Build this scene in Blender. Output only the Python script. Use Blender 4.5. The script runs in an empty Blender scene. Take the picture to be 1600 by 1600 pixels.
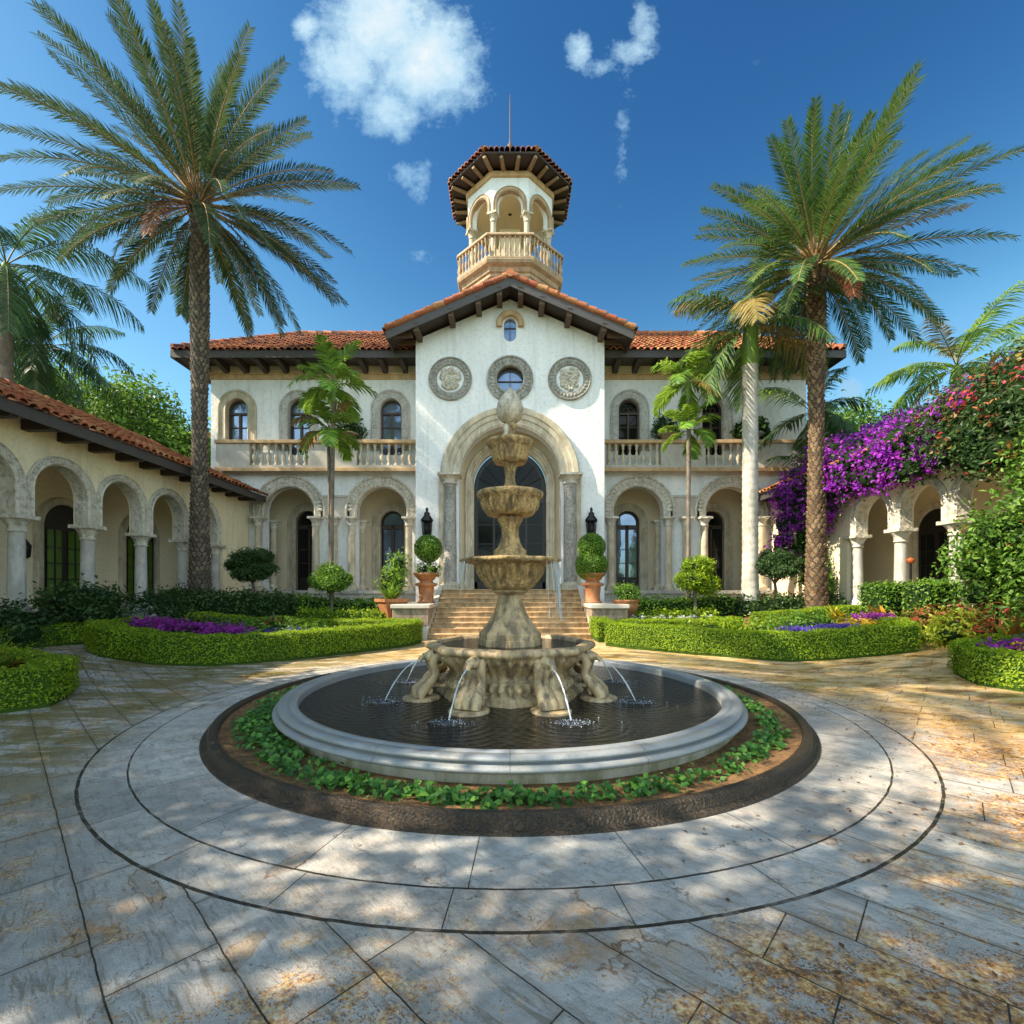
import bpy, math, random
import numpy as np
from mathutils import Vector

# ------------------------------------------------------------------ camera, world, sun, exposure
S = bpy.context.scene
COL = S.collection
R = math.radians
PI = math.pi
FPX = 746.0                                   # focal length in pixels of the 1600 px photograph
cam_d = bpy.data.cameras.new('camera')
cam = bpy.data.objects.new('camera', cam_d)
COL.objects.link(cam)
cam.location = (0, 0, 1.7)
cam.rotation_euler = (R(90), 0, 0)
cam_d.sensor_width = 36
cam_d.lens = FPX / 1600 * 36
cam_d.shift_x = 0.0019
cam_d.shift_y = 0.075
cam_d.clip_start = 0.05
cam_d.clip_end = 3000
S.camera = cam

SUN_TO = Vector((-1.0, -0.27, 0.98)).normalized()
sun_el = math.asin(SUN_TO.z)
sun_rot = math.atan2(SUN_TO.x, SUN_TO.y)

world = bpy.data.worlds.new('World')
S.world = world
world.use_nodes = True

sun_d = bpy.data.lights.new('sun', 'SUN')
sun_d.energy = 4.8
sun_d.angle = R(0.55)
sun_d.color = (1.0, 0.86, 0.66)
sun = bpy.data.objects.new('sun', sun_d)
COL.objects.link(sun)
sun.location = (-30, -8, 40)
sun.rotation_euler = (-SUN_TO).to_track_quat('-Z', 'Y').to_euler()

S.view_settings.view_transform = 'Standard'
S.view_settings.look = 'None'
S.view_settings.exposure = 1.2
S.view_settings.gamma = 1.0
S.view_settings.use_curve_mapping = False
S.cycles.max_bounces = 6
S.cycles.transparent_max_bounces = 6
S.cycles.use_denoising = True

# ------------------------------------------------------------------ node helpers
class NT:
    def __init__(self, tree):
        self.t = tree
    def n(self, kind, **kw):
        nd = self.t.nodes.new(kind)
        for k, v in kw.items():
            setattr(nd, k, v)
        return nd
    def put(self, sock, v):
        if isinstance(v, bpy.types.NodeSocket):
            self.t.links.new(v, sock)
        elif v is not None:
            if hasattr(sock.default_value, '__len__') and not hasattr(v, '__len__'):
                v = (v,) * len(sock.default_value)
            if hasattr(v, '__len__') and len(sock.default_value) == 4 and len(v) == 3:
                v = (*v, 1)
            sock.default_value = v
    def m(self, op, a, b=None, clamp=False, c=None):
        nd = self.n('ShaderNodeMath', operation=op, use_clamp=clamp)
        self.put(nd.inputs[0], a)
        if b is not None: self.put(nd.inputs[1], b)
        if c is not None: self.put(nd.inputs[2], c)
        return nd.outputs[0]
    def mix(self, f, a, b, blend='MIX'):
        nd = self.n('ShaderNodeMix', data_type='RGBA', blend_type=blend)
        self.put(nd.inputs[0], f); self.put(nd.inputs[6], a); self.put(nd.inputs[7], b)
        return nd.outputs[2]
    def noise(self, vec, scale, detail=4, rough=.55, dist=0):
        nd = self.n('ShaderNodeTexNoise')
        if vec is not None: self.put(nd.inputs['Vector'], vec)
        nd.inputs['Scale'].default_value = scale
        nd.inputs['Detail'].default_value = detail
        nd.inputs['Roughness'].default_value = rough
        nd.inputs['Distortion'].default_value = dist
        return nd.outputs[0]
    def voro(self, vec, scale, feature='F1', out='Distance'):
        nd = self.n('ShaderNodeTexVoronoi', feature=feature)
        if vec is not None: self.put(nd.inputs['Vector'], vec)
        nd.inputs['Scale'].default_value = scale
        return nd.outputs[out]
    def ramp(self, f, stops, interp='LINEAR'):
        nd = self.n('ShaderNodeValToRGB')
        cr = nd.color_ramp
        cr.interpolation = interp
        while len(cr.elements) < len(stops): cr.elements.new(0.5)
        for e, (p, c) in zip(cr.elements, stops):
            e.position = p
            e.color = (c, c, c, 1) if not hasattr(c, '__len__') else (*c, 1)
        self.put(nd.inputs[0], f)
        return nd.outputs[0]
    def sep(self, v):
        nd = self.n('ShaderNodeSeparateXYZ'); self.put(nd.inputs[0], v); return nd.outputs
    def comb(self, x, y, z):
        nd = self.n('ShaderNodeCombineXYZ')
        for i, v in enumerate((x, y, z)): self.put(nd.inputs[i], v)
        return nd.outputs[0]
    def mapping(self, v, loc=(0, 0, 0), rot=(0, 0, 0), sc=(1, 1, 1)):
        nd = self.n('ShaderNodeMapping')
        self.put(nd.inputs[0], v)
        nd.inputs[1].default_value = loc; nd.inputs[2].default_value = rot; nd.inputs[3].default_value = sc
        return nd.outputs[0]
    def pos(self):
        return self.n('ShaderNodeNewGeometry').outputs['Position']
    def island(self):
        return self.n('ShaderNodeNewGeometry').outputs['Random Per Island']
    def bump(self, h, strength=.5, dist=.02, normal=None):
        nd = self.n('ShaderNodeBump')
        nd.inputs['Strength'].default_value = strength
        nd.inputs['Distance'].default_value = dist
        self.put(nd.inputs['Height'], h)
        if normal is not None: self.put(nd.inputs['Normal'], normal)
        return nd.outputs[0]

def newmat(name):
    mt = bpy.data.materials.new(name)
    mt.use_nodes = True
    t = NT(mt.node_tree)
    b = mt.node_tree.nodes['Principled BSDF']
    return mt, t, b

# world: physical sky plus a few clouds placed by direction
def build_world():
    t = NT(world.node_tree)
    for nd in list(world.node_tree.nodes): world.node_tree.nodes.remove(nd)
    sky = t.n('ShaderNodeTexSky', sky_type='NISHITA', sun_disc=False)
    sky.sun_elevation = sun_el
    sky.sun_rotation = sun_rot
    sky.air_density = 1.0; sky.dust_density = 0.35; sky.ozone_density = 3.2; sky.altitude = 0
    hs = t.n('ShaderNodeHueSaturation')
    hs.inputs['Saturation'].default_value = SKY_SAT
    hs.inputs['Hue'].default_value = SKY_HUE
    t.put(hs.inputs['Color'], sky.outputs[0])
    sc_ = t.n('ShaderNodeSeparateColor'); t.put(sc_.inputs[0], hs.outputs[0])
    cc_ = t.n('ShaderNodeCombineColor')
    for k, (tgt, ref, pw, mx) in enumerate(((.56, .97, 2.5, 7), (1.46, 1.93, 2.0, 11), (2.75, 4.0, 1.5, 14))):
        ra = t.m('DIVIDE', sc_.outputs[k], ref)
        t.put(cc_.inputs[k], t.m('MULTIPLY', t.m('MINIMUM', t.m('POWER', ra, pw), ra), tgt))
    d = t.n('ShaderNodeTexCoord').outputs['Generated']
    x, y, z = t.sep(d)
    yy = t.m('MAXIMUM', y, 0.05)
    u = t.m('DIVIDE', x, yy); v = t.m('DIVIDE', z, yy)
    field = None
    blobs = [(600, 40, 95, 75, 1.25), (665, 95, 85, 85, 1.25), (540, 105, 60, 70, 1.1), (610, 165, 55, 55, .95), (625, 205, 28, 32, .7),
             (478, 42, 24, 26, 1.0), (512, 90, 36, 60, .9), (700, 45, 30, 45, .8), (735, 130, 26, 30, .45),
             (640, 272, 40, 28, .62), (655, 305, 26, 34, .54), (660, 405, 26, 22, .5), (690, 370, 16, 26, .38),
             (905, 80, 24, 34, .85), (935, 105, 40, 20, .7), (985, 80, 44, 24, .72), (1008, 40, 26, 44, .78), (980, 130, 20, 46, .47), (974, 190, 18, 60, .44),
             (969, 255, 17, 60, .41), (965, 320, 13, 46, .36), (1330, 612, 22, 26, 1.0), (1345, 640, 40, 26, .8), (1180, 100, 16, 24, .36), (1300, 640, 50, 30, .7)]
    for (pu, pv, ru, rv, s) in blobs:
        du = t.m('DIVIDE', t.m('SUBTRACT', u, (pu - 797) / FPX), ru / FPX)
        dv = t.m('DIVIDE', t.m('SUBTRACT', v, (920 - pv) / FPX), rv / FPX)
        q = t.m('ADD', t.m('MULTIPLY', du, du), t.m('MULTIPLY', dv, dv))
        f = t.m('MULTIPLY', t.m('EXPONENT', t.m('MULTIPLY', q, -0.8)), s)
        field = f if field is None else t.m('MAXIMUM', field, f)
    p = t.comb(u, v, 0.0)
    warp = t.noise(p, 9, 7, .62)
    fine = t.noise(p, 42, 6, .68)
    dens = t.m('ADD', field, t.m('ADD', t.m('MULTIPLY', t.m('SUBTRACT', warp, .5), 1.0), t.m('MULTIPLY', t.m('SUBTRACT', fine, .5), .75)))
    gate = t.ramp(field, [(.12, 0.0), (.3, 1.0)])
    a = t.m('MULTIPLY', t.ramp(dens, [(.36, 0.0), (.60, .55), (.9, .98)]), gate)
    a = t.m('MULTIPLY', a, t.m('GREATER_THAN', y, 0.05))
    cd = t.m('ADD', dens, t.m('ADD', t.m('MULTIPLY', t.m('SUBTRACT', warp, .5), .6), t.m('MULTIPLY', t.m('SUBTRACT', v, 1.08), 1.1)))
    ccol = t.ramp(t.m('MULTIPLY', cd, .5), [(.2, (.36, .62, .86)), (.42, (.50, .75, .92)), (.60, (.68, .87, .97)), (.85, (.97, 1.0, 1.0))])
    cs = t.n('ShaderNodeVectorMath', operation='SCALE')
    t.put(cs.inputs[0], ccol); cs.inputs['Scale'].default_value = CLOUD
    low = t.m('POWER', t.m('SUBTRACT', 1, t.m('MAXIMUM', z, 0)), 3.0)
    hz = t.n('ShaderNodeVectorMath', operation='MULTIPLY_ADD')
    t.put(hz.inputs[0], t.comb(low, low, low)); hz.inputs[1].default_value = (.95, .62, .36); hz.inputs[2].default_value = (1, 1, 1)
    vm = t.n('ShaderNodeVectorMath', operation='MULTIPLY'); t.put(vm.inputs[0], cc_.outputs[0]); t.put(vm.inputs[1], hz.outputs[0])
    c = t.mix(t.m('MULTIPLY', a, .93), vm.outputs[0], cs.outputs[0])
    # broken bright cloud added in the unseen sky behind the camera, for fill light
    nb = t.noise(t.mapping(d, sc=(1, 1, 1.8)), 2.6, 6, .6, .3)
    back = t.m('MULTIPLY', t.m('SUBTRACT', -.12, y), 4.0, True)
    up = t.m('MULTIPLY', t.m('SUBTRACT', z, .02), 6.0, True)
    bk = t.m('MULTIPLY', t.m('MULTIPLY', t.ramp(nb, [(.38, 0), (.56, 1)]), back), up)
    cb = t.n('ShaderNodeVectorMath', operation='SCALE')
    cb.inputs[0].default_value = (.78, .92, 1.0); cb.inputs['Scale'].default_value = FILLCLOUD
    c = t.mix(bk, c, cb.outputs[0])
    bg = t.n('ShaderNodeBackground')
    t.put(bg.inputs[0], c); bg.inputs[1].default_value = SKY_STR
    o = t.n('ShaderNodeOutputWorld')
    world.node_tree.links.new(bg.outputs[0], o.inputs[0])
SKY_SAT, SKY_HUE, SKY_STR, CLOUD, FILLCLOUD = 1.12, 0.5, 0.13, 3.5, 9.0
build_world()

# ------------------------------------------------------------------ materials
def stone(name, c1, c2, scale=3, bump=.25, rough=.8, fine=40, dark=None, darkamt=.5, carve=0, carve_scale=9, dist=.02, streak=0):
    mt, t, b = newmat(name)
    p = t.pos()
    n1 = t.noise(p, scale, 6, .6)
    col = t.mix(t.ramp(n1, [(.3, 0), (.7, 1)]), c1, c2)
    h = t.noise(p, fine, 5, .6)
    if dark is not None:
        n2 = t.noise(t.mapping(p, sc=(1, 1, .35)), scale * 1.7, 6, .65, .4)
        col = t.mix(t.m('MULTIPLY', t.ramp(n2, [(.43, 0), (.62, 1)]), darkamt), col, dark)
    col = t.mix(t.ramp(h, [(.25, .35), (.5, 0)]), col, (c1[0] * .45, c1[1] * .45, c1[2] * .45))
    nrm = None
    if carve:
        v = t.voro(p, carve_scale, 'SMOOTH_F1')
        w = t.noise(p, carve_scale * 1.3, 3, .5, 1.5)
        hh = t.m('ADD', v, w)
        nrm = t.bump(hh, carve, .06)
        col = t.mix(t.m('MULTIPLY', t.ramp(hh, [(.55, 1), (.95, 0)]), .55), col, (c1[0] * .35, c1[1] * .33, c1[2] * .28))  # hollows of the relief darkened in the colour, like shade in the carving
    nrm = t.bump(t.m('ADD', h, t.m('MULTIPLY', n1, .8)), bump, dist, nrm)
    if streak:
        sk = t.noise(t.mapping(p, sc=(2.4, 2.4, .16)), 1.6, 7, .68)
        col = t.mix(t.m('MULTIPLY', t.ramp(sk, [(.5, 0), (.68, 1)]), streak), col, tuple(q * .55 for q in c1))
        bl = t.noise(p, 1.1, 6, .7)
        col = t.mix(t.m('MULTIPLY', t.ramp(bl, [(.55, 0), (.75, 1)]), streak * .7), col, (c1[0] * .8, c1[1] * .74, c1[2] * .62))
    t.put(b.inputs['Base Color'], col)
    b.inputs['Roughness'].default_value = rough
    t.put(b.inputs['Normal'], nrm)
    return mt

def plain(name, c, rough=.5, metal=0, spec=.5, var=.15):
    mt, t, b = newmat(name)
    n = t.noise(t.pos(), 6, 5, .6)
    t.put(b.inputs['Base Color'], t.mix(n, tuple(x * (1 - var * 2) for x in c), tuple(min(1, x * (1 + var)) for x in c)))
    b.inputs['Roughness'].default_value = rough
    b.inputs['Metallic'].default_value = metal
    b.inputs['Specular IOR Level'].default_value = spec
    return mt

def leafmat(name, cols, transl=.28, rough=.45, wild=True):
    mt, t, b = newmat(name)
    r = t.island()
    k = len(cols)
    c = t.ramp(r, [((i + .5) / k, cc) for i, cc in enumerate(cols)])
    big = t.noise(t.pos(), 1.3, 3, .5)
    c = t.mix(t.ramp(big, [(.3, .0), (.7, .45)]), c, tuple(x * .5 for x in cols[0]))
    t.put(b.inputs['Base Color'], c)
    b.inputs['Roughness'].default_value = rough
    b.inputs['Specular IOR Level'].default_value = .35
    tr = t.n('ShaderNodeBsdfTranslucent')
    t.put(tr.inputs[0], t.mix(.5, c, tuple(min(1, x * 1.5) for x in cols[-1])))
    ms = t.n('ShaderNodeMixShader')
    ms.inputs[0].default_value = transl
    mt.node_tree.links.new(b.outputs[0], ms.inputs[1])
    mt.node_tree.links.new(tr.outputs[0], ms.inputs[2])
    out = mt.node_tree.nodes['Material Output']
    mt.node_tree.links.new(ms.outputs[0], out.inputs[0])
    return mt

M = {}
M['stucco'] = stone('white_stucco', (.78, .80, .80), (.86, .87, .86), .5, .42, .9, 7, (.6, .6, .58), .25, dist=.05, streak=.32)
M['cream'] = stone('cream_stucco', (.80, .69, .45), (.87, .78, .56), .6, .3, .9, 9, (.5, .42, .27), .25, dist=.04, streak=.35)
M['inner'] = stone('warm_inner_stucco', (.74, .63, .44), (.82, .72, .53), .6, .25, .9, 12)
M['lime'] = stone('limestone', (.50, .43, .31), (.64, .57, .44), 2.5, .3, .8, 30, (.2, .16, .1), .5)
M['limegrey'] = stone('grey_limestone', (.46, .45, .42), (.6, .58, .53), 2.5, .3, .8, 30, (.2, .18, .15), .45)
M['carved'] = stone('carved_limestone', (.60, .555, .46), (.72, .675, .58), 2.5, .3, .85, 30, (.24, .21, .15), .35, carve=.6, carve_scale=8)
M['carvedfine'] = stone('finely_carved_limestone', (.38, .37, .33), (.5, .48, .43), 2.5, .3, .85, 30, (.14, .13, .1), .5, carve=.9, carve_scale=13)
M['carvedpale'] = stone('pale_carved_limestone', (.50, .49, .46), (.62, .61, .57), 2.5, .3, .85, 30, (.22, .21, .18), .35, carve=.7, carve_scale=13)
M['trim'] = stone('ochre_trim', (.5, .33, .17), (.62, .44, .25), 2, .25, .8, 20, (.25, .14, .07), .4)
M['panelstone'] = stone('balcony_panel_stone', (.45, .42, .37), (.58, .54, .47), 1.6, .4, .85, 16, (.3, .27, .2), .4)
M['fountain'] = stone('weathered_fountain_stone', (.46, .28, .10), (.66, .47, .21), 5, .6, .6, 60, (.07, .055, .035), .74)
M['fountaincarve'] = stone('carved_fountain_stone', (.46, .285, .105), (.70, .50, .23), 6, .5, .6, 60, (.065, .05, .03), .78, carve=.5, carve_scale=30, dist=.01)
M['fountgrey'] = stone('grey_fountain_stone', (.40, .28, .14), (.60, .46, .27), 4.5, .5, .5, 60, (.06, .05, .04), .78, dist=.012)
M['coping'] = stone('blue_grey_coping_stone', (.20, .225, .25), (.30, .325, .345), 2.5, .3, .34, 60, (.3, .27, .2), .35)
M['poolwall'] = stone('pool_wall_stone', (.38, .37, .29), (.5, .48, .38), 2, .3, .8, 30, (.16, .16, .06), .7)
M['kerb'] = stone('dark_mosaic_kerb', (.012, .011, .010), (.045, .034, .024), 30, .6, .4, 70, (.10, .055, .02), .6, carve=.6, carve_scale=48, dist=.006)
M['soil'] = stone('mulch_soil', (.17, .085, .03), (.36, .20, .075), 9, 1.0, .95, 60, (.04, .024, .012), .6, dist=.03)
M['step'] = stone('travertine_step', (.42, .26, .12), (.60, .44, .25), 3, .5, .7, 35, (.17, .10, .045), .6)
M['pier'] = stone('stair_pier_stone', (.26, .19, .13), (.4, .32, .24), 4, .6, .85, 30, (.1, .075, .05), .6)
M['cap'] = stone('pale_cap_stone', (.5, .45, .38), (.62, .57, .5), 3, .3, .7, 40)
M['plinth'] = stone('plinth_stone', (.42, .40, .36), (.54, .52, .47), 2, .3, .8, 25, (.2, .19, .15), .4)
M['wood'] = plain('dark_wood', (.045, .03, .022), .6)
M['bracketwood'] = plain('pale_bracket_wood', (.32, .21, .12), .8)
M['tanstone'] = stone('tan_tower_stone', (.36, .25, .14), (.5, .37, .23), 2.5, .3, .8, 25, (.16, .11, .07), .5)
M['bargeboard'] = plain('dark_grey_bargeboard', (.07, .062, .06), .6)
M['tailwood'] = plain('rafter_wood', (.12, .075, .05), .7)
M['door'] = plain('dark_bronze_door', (.02, .017, .015), .4, .2)
M['frame'] = plain('brown_window_frame', (.06, .035, .022), .5)
M['metal'] = plain('black_lantern_metal', (.02, .02, .02), .4, .6)
M['pot'] = stone('terracotta_pot', (.36, .13, .05), (.5, .22, .09), 4, .3, .7, 40, (.16, .08, .045), .5)
M['lampglass'] = plain('frosted_lamp_glass', (.55, .5, .4), .3)
M['egg'] = stone('pale_finial_stone', (.62, .54, .40), (.76, .69, .55), 7, .7, .7, 30, (.12, .09, .05), .55, carve=.2, carve_scale=26)
M['bark'] = stone('grey_bark', (.16, .13, .10), (.27, .22, .17), 5, .7, .9, 30, (.06, .05, .04), .6)
M['royalbark'] = stone('pale_royal_palm_bark', (.42, .40, .35), (.56, .53, .47), 2, .35, .85, 18, (.2, .2, .16), .6)

def tilemat(name, cols):
    mt, t, b = newmat(name)
    k = len(cols)
    c = t.ramp(t.island(), [((i + .5) / k, cc) for i, cc in enumerate(cols)])
    n = t.noise(t.pos(), 14, 5, .65)
    c = t.mix(t.m('MULTIPLY', t.ramp(n, [(.42, 0), (.68, 1)]), .6), c, (.05, .03, .025))
    t.put(b.inputs['Base Color'], c)
    b.inputs['Roughness'].default_value = .8
    t.put(b.inputs['Normal'], t.bump(t.noise(t.pos(), 50, 4), .3, .01))
    return mt
M['tile'] = tilemat('barrel_roof_tile', [(.10, .035, .022), (.36, .10, .035), (.48, .17, .06), (.30, .07, .03), (.56, .26, .12), (.20, .06, .035)])
M['tilehot'] = tilemat('orange_roof_tile', [(.36, .105, .04), (.48, .17, .055), (.24, .065, .025), (.52, .26, .10), (.38, .09, .035)])
M['tiledark'] = plain('tile_underlay', (.05, .025, .02), .9)

def boots_mat(name, c1, c2, c3):
    mt, t, b = newmat(name)
    r = t.island()
    n = t.noise(t.pos(), 18, 4)
    c = t.ramp(r, [(.15, c1), (.5, c2), (.9, c3)])
    c = t.mix(t.ramp(n, [(.4, .7), (.6, 0)]), c, tuple(x * .35 for x in c1))
    t.put(b.inputs['Base Color'], c)
    b.inputs['Roughness'].default_value = .9
    return mt
M['boots'] = boots_mat('palm_leaf_bases', (.11, .09, .07), (.19, .15, .11), (.28, .22, .15))
M['bootswarm'] = boots_mat('warm_palm_leaf_bases', (.14, .085, .045), (.25, .16, .085), (.36, .25, .14))
M['trunkcore'] = plain('palm_trunk_core', (.05, .038, .028), .9)

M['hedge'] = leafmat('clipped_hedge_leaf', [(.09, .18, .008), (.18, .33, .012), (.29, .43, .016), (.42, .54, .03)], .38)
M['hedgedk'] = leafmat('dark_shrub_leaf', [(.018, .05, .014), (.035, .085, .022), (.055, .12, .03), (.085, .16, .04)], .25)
M['core'] = plain('hedge_inner_twigs', (.045, .09, .012), .9, spec=.1)
M['coredk'] = plain('shrub_inner_twigs', (.014, .03, .009), .95, spec=.1)
M['tree'] = leafmat('tree_leaf', [(.045, .11, .015), (.08, .19, .02), (.13, .28, .03), (.22, .38, .06)], .3)
M['treedk'] = leafmat('deep_green_leaf', [(.016, .045, .014), (.03, .08, .02), (.05, .11, .03), (.08, .15, .04)], .28)
M['topi'] = leafmat('topiary_leaf', [(.05, .13, .012), (.09, .22, .02), (.15, .31, .03), (.24, .40, .05)], .3)
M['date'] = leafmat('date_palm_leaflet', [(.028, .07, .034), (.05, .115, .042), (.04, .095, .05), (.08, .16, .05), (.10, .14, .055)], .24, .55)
M['datewarm'] = leafmat('warm_green_palm_leaflet', [(.028, .08, .024), (.055, .135, .032), (.085, .18, .036), (.13, .21, .045)], .24, .55)  # warmer green leaflets of the brown-trunked date palm and the royal palm
M['dateyel'] = leafmat('yellowing_palm_leaflet', [(.22, .19, .04), (.32, .25, .06), (.3, .17, .06), (.4, .3, .1)], .3, .5)
M['datered'] = leafmat('dry_palm_leaflet', [(.2, .06, .03), (.28, .1, .05), (.2, .1, .05)], .2, .6)
M['feather'] = leafmat('feather_palm_leaflet', [(.03, .075, .03), (.05, .11, .04), (.08, .15, .05)], .3, .4)
M['fresh'] = leafmat('fresh_palm_leaflet', [(.06, .15, .02), (.12, .27, .03), (.2, .38, .04), (.32, .46, .06)], .38, .5)
M['rachis'] = plain('palm_leaf_stalk', (.16, .16, .06), .6)
M['rachisorange'] = plain('orange_palm_leaf_stalk', (.33, .2, .07), .6)
M['shaft'] = plain('green_crownshaft', (.16, .27, .03), .4)
M['ivy'] = leafmat('ground_cover_leaf', [(.03, .10, .02), (.05, .17, .03), (.09, .25, .04), (.15, .34, .05)], .3)
M['bract'] = leafmat('purple_bract', [(.22, .02, .42), (.34, .03, .60), (.44, .05, .70), (.52, .10, .74), (.46, .03, .52)], .4, .6)
M['magenta'] = leafmat('magenta_petal', [(.25, .02, .22), (.36, .03, .34), (.30, .05, .42)], .3, .6)
M['blue'] = leafmat('blue_petal', [(.05, .04, .30), (.09, .07, .42), (.16, .10, .46)], .3, .6)
M['yellow'] = leafmat('yellow_petal', [(.55, .35, .01), (.7, .48, .02), (.6, .42, .05)], .3, .6)
M['orange'] = leafmat('orange_bromeliad_leaf', [(.5, .16, .02), (.6, .28, .03), (.4, .07, .03), (.35, .25, .04)], .3, .5)
M['redleaf'] = leafmat('red_croton_leaf', [(.30, .03, .03), (.38, .10, .04), (.22, .16, .03), (.30, .22, .03), (.1, .14, .03)], .3, .5)
M['chartreuse'] = leafmat('chartreuse_leaf', [(.2, .3, .02), (.32, .4, .03), (.42, .46, .05)], .35, .5)
M['blossom'] = leafmat('pink_red_blossom', [(.55, .03, .10), (.62, .06, .16), (.48, .04, .22), (.65, .16, .06)], .35, .6)
M['white'] = leafmat('white_petal', [(.5, .52, .5), (.65, .66, .62), (.4, .45, .42)], .3, .6)
M['silver'] = leafmat('silvery_leaf', [(.14, .18, .15), (.22, .26, .22), (.3, .34, .3)], .25, .6)
M['litter'] = leafmat('fallen_leaf', [(.10, .05, .02), (.2, .10, .035), (.3, .16, .05), (.14, .06, .03)], .1, .8)

def glassmat(name, tint, rough=.04, metal=0, spec=.45):
    mt, t, b = newmat(name)
    n = t.noise(t.pos(), 1.6, 2)
    t.put(b.inputs['Base Color'], t.mix(n, tuple(x * .4 for x in tint), tint))
    b.inputs['Roughness'].default_value = rough
    b.inputs['IOR'].default_value = 1.5
    b.inputs['Metallic'].default_value = metal
    b.inputs['Specular IOR Level'].default_value = spec
    t.put(b.inputs['Normal'], t.bump(t.noise(t.pos(), 2.2, 2), .06, .05))
    return mt
M['glass'] = glassmat('window_glass', (.30, .40, .55), metal=.6)
M['glassdk'] = glassmat('door_glass', (.012, .015, .013), .06, spec=.16)
M['glassgreen'] = glassmat('garden_door_glass', (.10, .2, .02), .1)  # the garden's green in the glass is painted as the pane tint

def watermat():
    mt, t, b = newmat('dark_pool_water')
    p = t.pos()
    x, y, z = t.sep(p)
    q = t.comb(x, t.m('SUBTRACT', y, 7.2), 0)
    vl = t.n('ShaderNodeVectorMath', operation='LENGTH'); t.put(vl.inputs[0], q)
    rr = vl.outputs['Value']
    nz = t.noise(p, 3.5, 4, .6)
    rings = None
    for k in range(8):
        a = PI / 8 + k * PI / 4
        dv = t.n('ShaderNodeVectorMath', operation='DISTANCE'); t.put(dv.inputs[0], q); dv.inputs[1].default_value = (1.86 * math.cos(a), 1.86 * math.sin(a), 0)
        dd = dv.outputs['Value']
        w = t.m('MULTIPLY', t.m('SINE', t.m('ADD', t.m('MULTIPLY', dd, 52), t.m('MULTIPLY', nz, 7))), t.m('EXPONENT', t.m('MULTIPLY', dd, -1.5)))
        rings = w if rings is None else t.m('ADD', rings, w)
    h = t.m('ADD', t.m('MULTIPLY', rings, .55), t.m('MULTIPLY', t.noise(t.mapping(p, sc=(1, 1.6, 1)), 16, 4, .6), 1.3))
    t.put(b.inputs['Base Color'], t.mix(t.noise(p, 1.2, 3), (.006, .007, .007), (.016, .014, .009)))
    b.inputs['Roughness'].default_value = .07
    b.inputs['IOR'].default_value = 1.33
    b.inputs['Specular IOR Level'].default_value = .35
    t.put(b.inputs['Normal'], t.bump(h, .8, .03))
    return mt
M['water'] = watermat()
def jetmat():
    mt, t, b = newmat('falling_water')
    b.inputs['Base Color'].default_value = (.75, .82, .9, 1)
    b.inputs['Roughness'].default_value = .12
    b.inputs['Transmission Weight'].default_value = .55
    b.inputs['IOR'].default_value = 1.33
    return mt
M['jet'] = jetmat()
M['foam'] = plain('water_foam', (.42, .5, .6), .4)

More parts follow.
